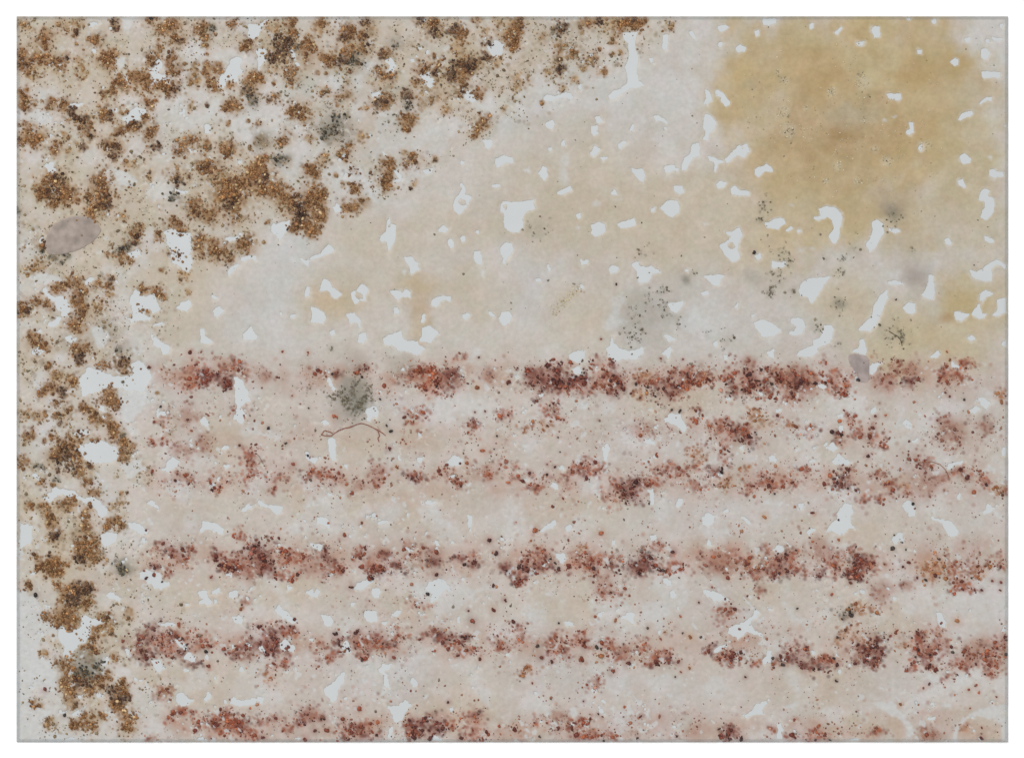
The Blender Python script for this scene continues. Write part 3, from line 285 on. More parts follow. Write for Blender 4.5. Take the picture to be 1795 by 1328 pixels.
# gap distance field
dist = np.full((NY, NX), 60.0)
thin = np.zeros((NY, NX))
jx = GX + finex * 7 + (fbm(GX, GY, 4.5, 2201, 2) - .5) * 3.2
jy = GY + finey * 7 + (fbm(GX, GY, 4.5, 2301, 2) - .5) * 3.2
for semi, pts in gaps:
    (ax, ay), (bx, by) = pts.min(0), pts.max(0)
    w = window(ax - 16, bx + 16, ay - 16, by + 16)
    if w is None: continue
    # ragged outline where pigment lies thick, smooth rounded outline in the clear resin
    cxp, cyp = pts.mean(0)
    span = np.maximum(bx - ax, by - ay)
    rag = float(np.clip(brown_zone(np.array([cxp]), np.array([cyp]))[0] + (cyp > 610), .25, 1))
    if rag < .6:
        pts = pts + (np.array([cxp, cyp]) - pts) * min(.3, 1.8 / max(span * .5, 1))
    rag = max(rag, .55)
    d = poly_sdf(GX[w] + (jx[w] - GX[w]) * rag, GY[w] + (jy[w] - GY[w]) * rag, pts)
    if semi:
        big_ = max(bx - ax, by - ay) > 22 and OXclear(cxp, cyp)
        if big_:
            d = d + lwx[w] * 34 + finex[w] * 8
        thin[w] = np.maximum(thin[w], (.55 if big_ else .8) * (1 - sstep(-9.0 if big_ else -3.0, 7.0 if big_ else 2.5, d + finex[w] * 5)))
    else:
        dist[w] = np.minimum(dist[w], d - (2.0 if rag < .6 else 0.2))
# islands of resin left inside the larger gaps
for t, u, v, r in (('b2', 700, 730, 24), ('b2', 1405, 92, 22), ('b2', 1700, 128, 14), ('b2', 912, 262, 8), ('b3', 1490, 392, 22), ('b3', 870, 520, 16), ('b4', 1518, 805, 56), ('b1', 1015, 850, 26), ('a1', 1105, 490, 18), ('d4', 1450, 1140, 1)):
    x, y = tile_pt(t, u, v)
    w = window(x - 40, x + 40, y - 40, y + 40)
    dd = np.hypot(jx[w] - x, jy[w] - y) - r * K
    dist[w] = np.maximum(dist[w], -dd)
def on_resin(x, y):
    i = np.clip(((x - X0) / P).round().astype(int), 0, NX - 1); j = np.clip(((y - Y0) / P).round().astype(int), 0, NY - 1)
    return np.where(dist[j, i] < 1.5, .12, 1 - .75 * thin[j, i])
col = np.empty((NY, NX, 3)); col[:] = lin((198, 191, 183))
def stain(x, y, rx, ry, rgb, a, soft=1.0, warp=1.0, power=1.0):
    m = 2.2 * soft
    w = window(x - rx * m - 20, x + rx * m + 20, y - ry * m - 20, y + ry * m + 20)
    if w is None: return
    amp = warp * min(rx, ry)
    mid = min(26, amp * .9)
    dx = (GX[w] + warpx[w] * amp * 1.3 + lwx[w] * mid + finex[w] * min(7, amp * .5) - x) / rx
    dy = (GY[w] + warpy[w] * amp * 1.3 + lwy[w] * mid + finey[w] * min(7, amp * .5) - y) / ry
    q = np.sqrt(dx * dx + dy * dy)
    al = (a * (1 - sstep(1 - 0.75 * soft if soft < 1.2 else 0.1, 1 + 0.75 * soft, q)))[..., None]
    col[w] = col[w] * (1 - al) + lin(rgb) * al

TAN, DTAN, CREAM, YCREAM, PALE, LAV = (190, 166, 118), (174, 148, 110), (192, 178, 155), (187, 170, 130), (200, 199, 197), (196, 192, 190)
# upper left, warm beige resin between the brown clumps
for a in ((150, 100, 130, 90), (120, 420, 120, 120), (250, 350, 110, 110), (560, 100, 130, 60), (760, 130, 110, 80), (110, 290, 90, 60), (100, 620, 80, 60), (90, 880, 70, 90), (230, 480, 60, 50), (430, 330, 80, 50), (150, 1150, 80, 90), (90, 1000, 60, 40)):
    stain(*a, (190, 175, 151), 0.42)
for a in ((960, 90, 90, 50), (640, 210, 90, 60), (230, 1010, 60, 40), (180, 1240, 60, 40)):
    stain(*a, (188, 173, 155), 0.55)
# pale greyish areas
for a in ((1130, 170, 120, 70), (1040, 130, 70, 60), (330, 190, 80, 50), (520, 310, 60, 50), (560, 160, 70, 30), (620, 330, 90, 60), (1250, 70, 40, 40), (60, 180, 50, 30), (270, 250, 60, 30), (330, 110, 60, 30),
          (1740, 60, 50, 50), (1740, 130, 30, 80), (270, 640, 60, 90), (520, 440, 60, 40), (480, 540, 60, 60), (1100, 590, 60, 60), (1240, 570, 60, 60), (880, 190, 60, 40)):
    stain(*a, PALE, 0.6)
for a in ((1450, 450, 60, 50), (1620, 440, 70, 60), (1490, 660, 60, 30), (930, 520, 70, 60), (1700, 900, 70, 40), (1450, 890, 90, 35), (740, 720, 80, 30), (1150, 780, 100, 30), (900, 900, 100, 30), (1270, 1060, 60, 40), (1000, 1180, 120, 40), (640, 1190, 90, 40), (560, 1060, 60, 30), (1350, 1210, 110, 40), (1590, 1060, 70, 30), (1600, 1220, 90, 40), (1250, 905, 90, 30)):
    stain(*a, LAV, 0.55)
# tan patch, upper right
stain(1490, 190, 225, 190, TAN, 0.62, 0.55)
stain(1480, 100, 190, 80, (186, 166, 124), 0.5, 0.6)
stain(1300, 170, 40, 110, (188, 166, 120), 0.5, 0.8)
stain(1600, 140, 130, 110, (184, 160, 114), 0.5)
stain(1400, 130, 90, 70, (178, 150, 102), 0.55)
stain(1470, 235, 120, 60, DTAN, 0.65)
stain(1430, 285, 90, 60, DTAN, 0.4)
stain(1475, 235, 26, 12, (150, 118, 72), 0.55)
stain(1455, 262, 16, 10, (152, 120, 76), 0.5)
stain(1630, 260, 80, 60, (183, 158, 106), 0.45)
stain(1600, 125, 36, 20, (172, 140, 88), 0.5)
stain(1680, 120, 30, 30, (178, 152, 98), 0.5)
stain(1440, 330, 150, 80, (184, 163, 120), 0.5)
stain(1400, 400, 110, 50, (188, 170, 128), 0.6)
stain(1560, 390, 90, 60, (182, 163, 125), 0.5)
stain(1700, 270, 60, 90, (188, 175, 142), 0.55)
stain(1530, 110, 34, 44, (188, 172, 135), 0.6)
stain(1500, 195, 44, 22, (178, 165, 140), 0.65)
stain(1400, 62, 40, 26, (188, 174, 136), 0.5)
# cream islands across the middle
for a in ((1010, 330, 120, 90), (950, 400, 70, 50), (1080, 400, 80, 60), (1030, 545, 70, 55), (590, 510, 70, 34), (560, 540, 50, 30), (835, 390, 70, 40), (720, 500, 60, 34), (1200, 370, 90, 70), (1330, 430, 70, 50), (660, 420, 90, 50), (330, 480, 50, 60), (310, 570, 60, 50), (1250, 330, 60, 50), (820, 520, 70, 50), (1180, 440, 80, 40)):
    stain(*a, CREAM, 0.55)
stain(735, 565, 22, 44, (187, 166, 136), 0.7, 0.6, 0.5)
stain(585, 525, 42, 20, (189, 169, 138), 0.6)
stain(735, 500, 34, 20, (187, 166, 130), 0.5)
for a in ((1680, 560, 110, 50), (1560, 590, 80, 50), (1720, 520, 60, 50), (1480, 520, 60, 40), (1640, 620, 100, 40), (1700, 380, 60, 70)):
    stain(*a, YCREAM, 0.5)
stain(1690, 530, 34, 26, (180, 158, 108), 0.6)
stain(1660, 555, 14, 9, (160, 125, 75), 0.5)
# warm cream between the stripes
for a in ((700, 890, 120, 30), (560, 870, 60, 40), (1000, 885, 90, 30), (350, 1040, 60, 30), (530, 1040, 70, 30), (330, 1200, 90, 40), (1000, 1060, 70, 40), (720, 1060, 50, 30), (1480, 930, 90, 30), (1420, 1200, 100, 40), (1500, 1270, 90, 30), (660, 770, 90, 30), (340, 860, 60, 40), (1340, 1040, 60, 30), (800, 1250, 80, 30), (1560, 1070, 60, 30), (1720, 1280, 50, 30), (360, 780, 50, 50), (1200, 700, 80, 30)):
    stain(*a, (193, 180, 160), 0.6)
# the striped half is a little pinker as a whole
pk = (sstep(600, 680, GY) * sstep(200, 300, GX) * (0.10 + 0.4 * np.clip(fbm(GX, GY, 90, 400) - 0.45, 0, 1)))[..., None]
col = col * (1 - pk) + lin((190, 164, 152)) * pk
bz_ = (brown_zone(GX, GY) * np.clip(fbm(GX, GY, 38, 611, 3) * 2.2 - 1.0, 0, .3))[..., None]
col = col * (1 - bz_) + lin((184, 166, 136)) * bz_
# thinner, paler clouds in the pigmented parts
cloud = (sstep(.53, .70, fbm(GX, GY, 62, 8801, 4)) * np.clip(sstep(600, 690, GY) * .62 + brown_zone(GX, GY) * .6, 0, .62))[..., None]
col = col * (1 - cloud) + lin((204, 202, 200)) * cloud
# broad faint stripes of red bleeding
for y0, amp in ((660, .62), (762, .22), (842, .5), (978, .62), (1130, .66), (1272, .6)):
    yy = GY + (fbm(GX, GY * 0 + y0, 160, int(y0)) - .5) * 40
    b = amp * np.exp(-((yy - y0) / 27.0) ** 2) * sstep(220, 300, GX) * np.clip(fbm(GX, GY, 34, 7 + y0) * 2.2 - .5, 0, 1.2)
    col = col * (1 - b[..., None]) + lin((178, 138, 118)) * b[..., None]

def lump(x, y, r, rgb, a, lo=.55, hi=1.05, amp=2.0):
    # a stain whose ragged outline the grains of the same lump follow
    m = r * 2.4 + 4
    w = window(x - m, x + m, y - m, y + m)
    if w is None: return
    q = np.hypot(GX[w] + lwx[w] * r * amp + finex[w] * 5 - x, GY[w] + lwy[w] * r * amp + finey[w] * 5 - y) / r
    al = (a * (1 - sstep(lo, hi, q)) * np.clip(.45 + 1.1 * blot[w], .3, 1))[..., None]
    col[w] = col[w] * (1 - al) + lin(rgb) * al
blot = fbm(GX, GY, 13, 515, 3)
def lump_pts(x, y, r, n, amp=2.0, gauss=False):
    sx, sy = (1.3, .85) if gauss else (1, 1)
    p = rng.uniform(-1.9, 1.9, (n * 5, 2)) * r * (sx, sy) + (x, y)
    wx, wy = local_warp(p[:, 0], p[:, 1])
    q = np.hypot((p[:, 0] + wx * r * amp - x) / sx, (p[:, 1] + wy * r * amp - y) / sy) / r
    if gauss:
        ok = rng.uniform(0, 1, len(p)) < np.exp(-(q * 1.15) ** 2)
    else:
        ok = q < 1 + rng.normal(0, .06, len(p))
    k = np.nonzero(ok)[0][:n]
    return p[k], q[k]
# grains: gathered in lists while their halos are laid into the resin
def blob_pts(x, y, r, n, gauss=False):
    if gauss:
        p = rng.normal(0, 0.62, (n, 2))
    else:
        a = rng.uniform(0, 2 * math.pi, n); q = np.sqrt(rng.uniform(0, 1, n)) * rng.uniform(0.8, 1.12, n)
        p = np.stack([q * np.cos(a), q * np.sin(a)], 1)
    return p * r + (x, y)
def dots(pts, rad, rgb_lin, alpha):
    """soft specks of pigment sunk in the resin"""
    for (x, y), r, c, a in zip(pts, rad, rgb_lin, alpha):
        w = window(x - 2.3 * r, x + 2.3 * r, y - 2.3 * r, y + 2.3 * r)
        if w is None: continue
        q = ((GX[w] - x) ** 2 + (GY[w] - y) ** 2) / (r * r)
        al = (a * np.exp(-q * q))[..., None]
        col[w] = col[w] * (1 - al) + c * al

BR = {'': ((132, 90, 52), (160, 118, 76), (102, 66, 38)), 'd': ((88, 60, 42), (116, 82, 58), (60, 40, 30)), 'l': ((146, 108, 68), (172, 136, 94), (120, 88, 54)),
      'k': ((74, 68, 54), (96, 90, 74), (50, 44, 38)), 's': ((140, 108, 76), (158, 126, 92), (118, 90, 62))}
HALO = {'': (148, 110, 72), 'd': (106, 78, 56), 'l': (172, 143, 104), 'k': (118, 110, 96), 's': (146, 122, 98)}
def pick(pal, n, fleck=0.0, fl=(196, 168, 126)):
    base = np.array([lin(c) for c in pal])
    c = base[rng.choice(3, n, p=[.5, .26, .24])] * rng.uniform(0.8, 1.2, (n, 1))
    f = rng.uniform(0, 1, n) < fleck
    c[f] = lin(fl)
    return c
spill = []
clump_grains = []                       # per circle: (pts, r, cols, lift)
ex = rng.uniform(X0 + 8, X1 - 8, 2600); ey = rng.uniform(Y0 + 8, Y1 - 8, 2600)   # small crumbs between the clumps
ok = (rng.uniform(0, 1, 2600) < brown_zone(ex, ey) * np.clip((fbm(ex, ey, 60, 951, 3) - .42) * 5, 0, 1))
for x, y in list(zip(ex[ok], ey[ok]))[:120]:
    clumps.append((x, y, rng.uniform(2.6, 5.6), rng.choice(['', 'l', 'd', 'l', ''])))
for (x, y, r, f) in clumps:
    stain(x, y, r * 1.3, r * 1.3, (178, 152, 118) if f != 'k' else (156, 148, 134), 0.45, 1.3, 0.9)
    if f in ('', 'd') and r > 6 and rng.uniform() < .6:
        ang = rng.uniform(0, 6.28)
        stain(x + .5 * r * math.cos(ang), y + .5 * r * math.sin(ang), r * 1.0, r * .9, (146, 112, 80), rng.uniform(.25, .6), 1.2, 1.0)
    if f in ('', 'd', 'l') and r > 5:                      # crumbs spilling out round the clump
        m = int(r * 2.2)
        a_ = rng.uniform(0, 6.28, m); q_ = r * (1 + np.abs(rng.normal(0, .55, m)))
        sp_ = np.stack([x + q_ * np.cos(a_), y + q_ * np.sin(a_)], 1)
        dots(sp_, rng.uniform(1.2, 3.4, m), pick(BR['l' if f == 'l' else ''], m), rng.uniform(.15, .55, m))
        m = m // 2
        spill.append((sp_[:m], np.clip(np.exp(rng.normal(math.log(1.15), .4, m)), .6, 2.8), pick(BR['l'] if rng.uniform() < .5 else BR[''], m)))
for (x, y, r, f) in clumps:
    lump(x, y, r * 1.08, HALO[f], {'': .92, 'd': .92, 'l': .6, 'k': .8, 's': .5}[f] * rng.uniform(.72, 1), rng.uniform(.15, .6) if f != 's' else .05, rng.uniform(1.02, 1.25))
    if f in ('', 'd') and r > 8:
        ang = rng.uniform(0, 6.28)
        lump(x + .35 * r * math.cos(ang), y + .35 * r * math.sin(ang), r * .6, BR[f][2], .55, .2, 1.1)
    n = max(4, int(math.pi * r * r / {'': 14, 'd': 13, 'l': 28, 'k': 17, 's': 90}[f]))
    p, q = lump_pts(x, y, r, n)
    n = len(p)
    if n == 0:
        p = np.array([[x, y]]); n = 1; q = np.zeros(1)
    tone = np.clip(.30 + 1.5 * fbm(p[:, 0], p[:, 1], 13, 6101, 3), .62, 1.45)[:, None]
    clump_grains.append((p, np.clip(np.exp(rng.normal(math.log(1.5), .42, n)), .7, 3.6), pick(BR[f], n, 0.06 if f in ('', 'l') else 0.02) * tone, np.clip(1 - q, 0, 1) * 1.3))
    m = int(r * r * .10) + 4
    dp, _ = lump_pts(x, y, r * 1.12, m)
    m = len(dp)
    dots(dp, rng.uniform(1.3, 3.6, m), pick(BR[f], m), rng.uniform(.25, .75, m))
    fp, _ = lump_pts(x, y, r * 0.95, int(r * r * .06) + 1)
    dots(fp, rng.uniform(1.1, 2.2, len(fp)), pick(((184, 150, 106), (170, 132, 88), (198, 170, 130)), len(fp)), rng.uniform(.35, .8, len(fp)))

RD = {'': ((136, 68, 46), (166, 92, 60), (102, 46, 34)), 'd': ((96, 46, 38), (128, 64, 46), (64, 32, 30)), 'o': ((150, 94, 56), (168, 112, 70), (124, 72, 44)),
      'k': ((62, 50, 46), (78, 64, 56), (44, 36, 36)), 's': ((134, 80, 66), (150, 98, 80), (110, 62, 54))}
RH = {'': (184, 142, 122), 'd': (150, 98, 84), 'o': (186, 146, 110), 'k': (164, 146, 132), 's': (164, 122, 104)}
red_p, red_r, red_c = [], [], []
big = []                                # single grains large enough to be parts
for (x, y, r, f) in reds:
    if r < 23 * K:
        c = pick(RD[f if f != 's' else ''], 1)[0]
        big.append((x, y, max(1.7, r * 0.92), c, f == 'k'))
        stain(x, y, r * 1.9, r * 1.9, RH[f], 0.4, 1.0, 0.3)
        continue
    stain(x, y, r * 1.3, r * 1.1, RH[f], {'': .34, 'd': .46, 'o': .32, 'k': .25, 's': .5}[f], 1.0, 1.1)
    if f == 'd': lump(x, y, r * .95, (124, 74, 62), .48, .1, 1.2, 2.8)
    elif f == '': lump(x, y, r * .9, (166, 116, 94), .3, .1, 1.2, 2.8)
    if f == 's':
        stain(x, y, r * .9, r * .8, (164, 120, 102), .35, 1.0, 1.0)
    n = int(math.pi * r * r * {'': .054, 'd': .082, 'o': .058, 'k': .05, 's': .016}[f]) + 3
    p, _ = lump_pts(x, y, r * 1.3, n * 2, 2.8, True)
    n = len(p)
    nz = fbm(p[:, 0], p[:, 1], 8, 177, 2)
    p = p[nz + rng.uniform(-.12, .12, n) > .5]; n = len(p)
    red_p.append(p); red_r.append(np.clip(np.exp(rng.normal(math.log(1.2), .52, n)), .55, 4.8)); red_c.append(pick(RD[f], n, .02, (190, 140, 120)) * np.clip(.30 + 1.5 * fbm(p[:, 0], p[:, 1], 15, 6201, 3), .55, 1.6)[:, None])
    m = int(r * (1.5 if f != 's' else .8))
    dp, _ = lump_pts(x, y, r * 1.35, m * 3, 2.8, True)
    m = len(dp)
    dots(dp, rng.uniform(1.2, 3.8, m), pick(RD[f], m), rng.uniform(.2, .7, m))

spk_p, spk_r, spk_c = [], [], []
for (x, y, r, n) in dusts:
    if n == -1:
        stain(x, y, r * 1.0, r * .9, (112, 110, 100), .5, 1.2, 1.0)
        continue
    if n == 0:
        stain(x, y, r * 1.0, r * .9, (152, 143, 132), .42, 1.3, 1.0)
        continue
    stain(x, y, r * .9, r * .8, (158, 150, 134), .26, 1.2, 1.2)
    p = blob_pts(x, y, r, n, True)
    p = p[fbm(p[:, 0], p[:, 1], 7, 1777, 2) > .5]; n = len(p)
    spk_p.append(p); spk_r.append(np.clip(np.exp(rng.normal(math.log(1.05), .4, n)), .6, 2.6)); spk_c.append(pick(((118, 108, 86), (140, 130, 106), (90, 82, 64)), n))
    dots(p + rng.normal(0, 2, p.shape), rng.uniform(1.3, 2.8, n), pick(BR['k'], n), rng.uniform(.12, .4, n))

# loose specks: olive brown in the upper left field, rust in the striped half, a few everywhere
def speck_field(n, dens, rmed, pal, seed, store):
    x = rng.uniform(X0 + 3, X1 - 3, n); y = rng.uniform(Y0 + 3, Y1 - 3, n)
    cl = fbm(x, y, 38, seed, 3)
    keep = rng.uniform(0, 1, n) < dens(x, y) * np.clip((cl - .40) * 4.0, 0.03, 1.2)
    x, y = x[keep], y[keep]; m = len(x)
    store[0].append(np.stack([x, y], 1)); store[1].append(np.clip(np.exp(rng.normal(math.log(rmed), .46, m)), .5, 3.4)); store[2].append(pick(pal, m))
def red_zone(x, y):
    band = 0
    for y0, a, s in ((660, 1, 26), (762, .5, 30), (842, .9, 26), (978, 1, 28), (1130, 1, 32), (1272, .9, 26)):
        band = band + a * np.exp(-((y - y0) / s) ** 2)
    return sstep(600, 650, y) * sstep(215, 280, x) * (.22 + .8 * np.minimum(band, 1))
for a_, b_, c_ in spill:
    spk_p.append(a_); spk_r.append(b_); spk_c.append(c_)
sp = (spk_p, spk_r, spk_c); rd = (red_p, red_r, red_c)
speck_field(46000, lambda x, y: brown_zone(x, y) * on_resin(x, y), 1.05, ((140, 118, 86), (160, 136, 102), (108, 90, 66)), 611, sp)
speck_field(44000, lambda x, y: red_zone(x, y) * on_resin(x, y), .9, ((158, 104, 78), (176, 124, 94), (132, 82, 62)), 733, rd)
speck_field(2200, red_zone, .85, ((124, 102, 88), (144, 120, 102), (98, 78, 68)), 815, rd)
speck_field(1500, lambda x, y: np.ones_like(x), 0.8, ((128, 118, 102), (146, 134, 116), (102, 92, 78)), 901, sp)
# sunk specks
def sunk(n, dens, pal, seed, lo, hi):
    x = rng.uniform(X0, X1, n); y = rng.uniform(Y0, Y1, n)
    k = rng.uniform(0, 1, n) < dens(x, y) * np.clip((fbm(x, y, 38, seed, 3) - .40) * 4.0, .03, 1.2)
    p = np.stack([x[k], y[k]], 1); m = len(p)
    dots(p, rng.uniform(1.4, 4.2, m), pick(pal, m), rng.uniform(lo, hi, m))
sunk(22000, brown_zone, ((132, 106, 74), (150, 124, 90), (104, 84, 60)), 611, .12, .45)
sunk(18000, red_zone, ((150, 98, 80), (166, 118, 96), (126, 78, 66)), 733, .12, .45)

# pale crystalline flecks in the tan patch
fx = rng.normal(1470, 110, 900); fy = rng.normal(235, 85, 900)
ok = (fbm(fx, fy, 22, 321, 2) > .53) & (fx < 1660) & (fx > 1300) & (fy > 60)
fleck_p = [np.stack([fx[ok], fy[ok]], 1)]
for (u, v, r, n) in ((70, 490, 20, 14), (440, 630, 34, 40), (110, 760, 44, 40), (265, 740, 20, 14), (140, 890, 60, 46), (650, 560, 60, 40), (620, 1235, 30, 40), (400, 1240, 24, 26), (660, 825, 24, 16), (120, 560, 30, 14), (480, 1140, 40, 24), (740, 1020, 30, 14), (1080, 1000, 40, 16), (820, 1100, 40, 16)):
    x, y = tile_pt('a4', u, v)
    fleck_p.append(blob_pts(x, y, r * K, n))
    stain(x, y, r * K * .8, r * K * .8, (205, 196, 172), .4, 1.0)
t = np.linspace(0, 1, 110)
fleck_p.append(np.stack([tile_pt('b3', 260, 850)[0] + t * 52, tile_pt('b3', 260, 850)[1] - t * 46], 1) + rng.normal(0, 4.5, (110, 2)))
fleck_p = np.concatenate(fleck_p)
fleck_r = rng.uniform(.6, 1.5, len(fleck_p)); fleck_c = pick(((205, 192, 160), (214, 206, 182), (176, 152, 108)), len(fleck_p))

# general mottling of the resin
col *= (0.975 + .01 * sstep(560, 720, GY))[..., None]
cl = fbm(GX, GY, 26, 1501, 4) - .5
tanz = np.exp(-((GX - 1490) / 220) ** 2 - ((GY - 210) / 190) ** 2)
col *= 1 + ((.20 + .22 * tanz) * cl)[..., None] * np.array([.6, .8, 1.2])
col *= 1 + ((.06 + .14 * tanz) * (fbm(GX, GY, 11, 1551, 3) - .5))[..., None] * np.array([.7, .9, 1.1])
hue = fbm(GX, GY, 18, 1601, 3) - .5
col *= 1 + hue[..., None] * np.array([.07, -.02, .02])
mot = fbm(GX, GY, 70, 1201, 5) - .5
fin = fbm(GX, GY, 7, 1301, 3) - .5
col *= (1 + .10 * mot + .05 * fin)[..., None]
warm = (np.clip(fbm(GX, GY, 110, 1401, 4) - .5, -1, 1) * .35)[..., None]
col *= 1 + warm * np.array([.08, -.02, -.16])

# tiny pin gaps scattered through the lower half and the tan patch
pin = fbm(GX, GY, 9, 2501, 2) + .35 * (fbm(GX, GY, 45, 2601, 2) - .5)
zone = np.clip(sstep(600, 680, GY) + .7 * brown_zone(GX, GY), 0, 1)
thin = np.maximum(thin, .75 * zone * sstep(.81, .88, pin))
pin2 = fbm(GX, GY, 6.5, 2701, 2) + .5 * (fbm(GX, GY, 30, 2801, 2) - .5)
dist = np.minimum(dist, np.where(zone > .5, (.90 - pin2) * 26, 60))
a = thin[..., None]
col = col * (1 - a * .92) + lin((203, 205, 205)) * a * .92
bord = np.minimum(np.minimum(GX - X0, X1 - GX), np.minimum(GY - Y0, Y1 - GY))
dist = np.maximum(dist, 2.6 - bord)
# the resin runs out to a thin pale lip round every gap
lip = ((.3 + 1.2 * np.clip(fbm(GX, GY, 14, 1701, 2) - .35, 0, .5)) * (1 - sstep(0.2, 2.0 + 14 * np.clip(fbm(GX, GY, 17, 1801, 2) - .42, 0, 1), np.abs(dist))))[..., None]
col = col * (1 - lip) + lin((206, 200, 190)) * lip

TH = 1.3                        # resin thickness
BT = 0.9                        # board thickness
relief = (fbm(GX, GY, 40, 3001, 4) - .5) * .9 + (fbm(GX, GY, 8, 3101, 2) - .5) * .18
height = BT + .12 + (TH + relief * .8) * (0.1 + .9 * (1 - np.exp(-np.clip(dist, 0, 60) / 3.0))) * (1 - .45 * thin)

solid = dist > 0
fq = solid[:-1, :-1] | solid[1:, :-1] | solid[:-1, 1:] | solid[1:, 1:]
gy_, gx_ = np.gradient(dist, P)
g2 = np.maximum(gx_ ** 2 + gy_ ** 2, .15)
VX, VY = GX.copy(), GY.copy()
mv = (~solid) & (dist > -3 * P)
VX[mv] -= np.clip(dist * gx_ / g2, -P * .8, P * .8)[mv]
VY[mv] -= np.clip(dist * gy_ / g2, -P * .8, P * .8)[mv]
VX[:, 0] = X0; VX[:, -1] = X1; VY[0] = Y0; VY[-1] = Y1
idx = np.arange(NX * NY).reshape(NY, NX)
q = np.stack([idx[:-1, :-1][fq], idx[1:, :-1][fq], idx[1:, 1:][fq], idx[:-1, 1:][fq]], 1)
co = np.stack([VX.ravel(), VY.ravel(), height.ravel()], 1)
cc = (col / E).reshape(-1, 3)
# skirts down to the board along every open edge
e = np.concatenate([q[:, [0, 1]], q[:, [1, 2]], q[:, [2, 3]], q[:, [3, 0]]])
key = np.minimum(e[:, 0], e[:, 1]).astype(np.int64) * (NX * NY) + np.maximum(e[:, 0], e[:, 1])
u_, inv, cnt = np.unique(key, return_inverse=True, return_counts=True)
be = e[cnt[inv] == 1]
bv = np.unique(be)
low = np.full(NX * NY, -1, np.int64); low[bv] = NX * NY + np.arange(len(bv))
lowco = co[bv].copy(); lowco[:, 2] = BT + .02
co = np.concatenate([co, lowco]); cc = np.concatenate([cc, cc[bv]])
sk = np.stack([be[:, 1], be[:, 0], low[be[:, 0]], low[be[:, 1]]], 1)
faces = np.concatenate([q, sk])
used = np.zeros(len(co), bool); used[faces.ravel()] = True
remap = np.cumsum(used) - 1
film_me = mesh_np('resin_film', co[used], remap[faces], np.clip(cc[used], .005, .9))

# ------------------------------------------------------------------ setting and the panel
tb = 1.4
tv = np.array([[-tb, -tb, -.012], [tb, -tb, -.012], [tb, tb, -.012], [-tb, tb, -.012], [-tb, -tb, 0], [tb, -tb, 0], [tb, tb, 0], [-tb, tb, 0]])
table_me = bpy.data.meshes.new('white_surface')
table_me.from_pydata(tv.tolist(), [], [(3, 2, 1, 0), (4, 5, 6, 7), (0, 1, 5, 4), (1, 2, 6, 5), (2, 3, 7, 6), (3, 0, 4, 7)])
table = link('white_surface', table_me, None, MAT_TABLE)
table['kind'] = 'structure'
table['label'] = 'plain bright white surface under the panel'

panel = bpy.data.objects.new('resin_panel', None)
panel.empty_display_size = 0.05
scene.collection.objects.link(panel)
panel['label'] = 'flat cream resin panel with brown clumps and red grain stripes on white surface'
panel['category'] = 'panel'

def box_mesh(name, x0, x1, y0, y1, z0, z1):
    v = np.array([(x, y, z) for z in (z0, z1) for y in (y0, y1) for x in (x0, x1)], float)
    f = np.array([(0, 1, 3, 2), (4, 6, 7, 5), (0, 4, 5, 1), (2, 3, 7, 6), (0, 2, 6, 4), (1, 5, 7, 3)])
    return mesh_np(name, v, f, None, False)
link('backing_board', box_mesh('backing_board', X0 + .3, X1 - .3, Y0 + .3, Y1 - .3, 0.02, BT), panel, MAT_BOARD)
film = link('resin_film', film_me, panel, MAT_FILM)

# clear edging strips: tinted, let the resin below show through
em, nt, b = new_mat('clear_edging')
nt.nodes.remove(b)
tr = add(nt, 'ShaderNodeBsdfTransparent'); tr.inputs[0].default_value = (.935, .943, .95, 1)
gl = add(nt, 'ShaderNodeBsdfGlossy'); gl.inputs['Roughness'].default_value = .35; gl.inputs[0].default_value = (.8, .8, .8, 1)
mxs = add(nt, 'ShaderNodeMixShader'); mxs.inputs[0].default_value = .03
nt.links.new(tr.outputs[0], mxs.inputs[1]); nt.links.new(gl.outputs[0], mxs.inputs[2])
nt.links.new(mxs.outputs[0], nt.nodes['Material Output'].inputs['Surface'])
W, Z0, Z1 = 5.4, 3.1, 3.5
for (x0, x1, y0, y1) in ((X0, X1, Y0, Y0 + W), (X0, X1, Y1 - W, Y1), (X0, X0 + W, Y0 + W + .05, Y1 - W - .05), (X1 - W, X1, Y0 + W + .05, Y1 - W - .05)):
    link('edging_strip', box_mesh('edging_strip', x0, x1, y0, y1, Z0, Z1), panel, em)

# ------------------------------------------------------------------ grains
ph = (1 + 5 ** .5) / 2
ICO = np.array([(-1, ph, 0), (1, ph, 0), (-1, -ph, 0), (1, -ph, 0), (0, -1, ph), (0, 1, ph), (0, -1, -ph), (0, 1, -ph), (ph, 0, -1), (ph, 0, 1), (-ph, 0, -1), (-ph, 0, 1)]) / math.sqrt(1 + ph * ph)
ICF = np.array([(0, 11, 5), (0, 5, 1), (0, 1, 7), (0, 7, 10), (0, 10, 11), (1, 5, 9), (5, 11, 4), (11, 10, 2), (10, 7, 6), (7, 1, 8), (3, 9, 4), (3, 4, 2), (3, 2, 6), (3, 6, 8), (3, 8, 9), (4, 9, 5), (2, 4, 11), (6, 2, 10), (8, 6, 7), (9, 8, 1)])
def surf_z(p):
    i = np.clip(((p[:, 0] - X0) / P).round().astype(int), 0, NX - 1); j = np.clip(((p[:, 1] - Y0) / P).round().astype(int), 0, NY - 1)
    return np.where(dist[j, i] > 0, height[j, i], BT + .1)
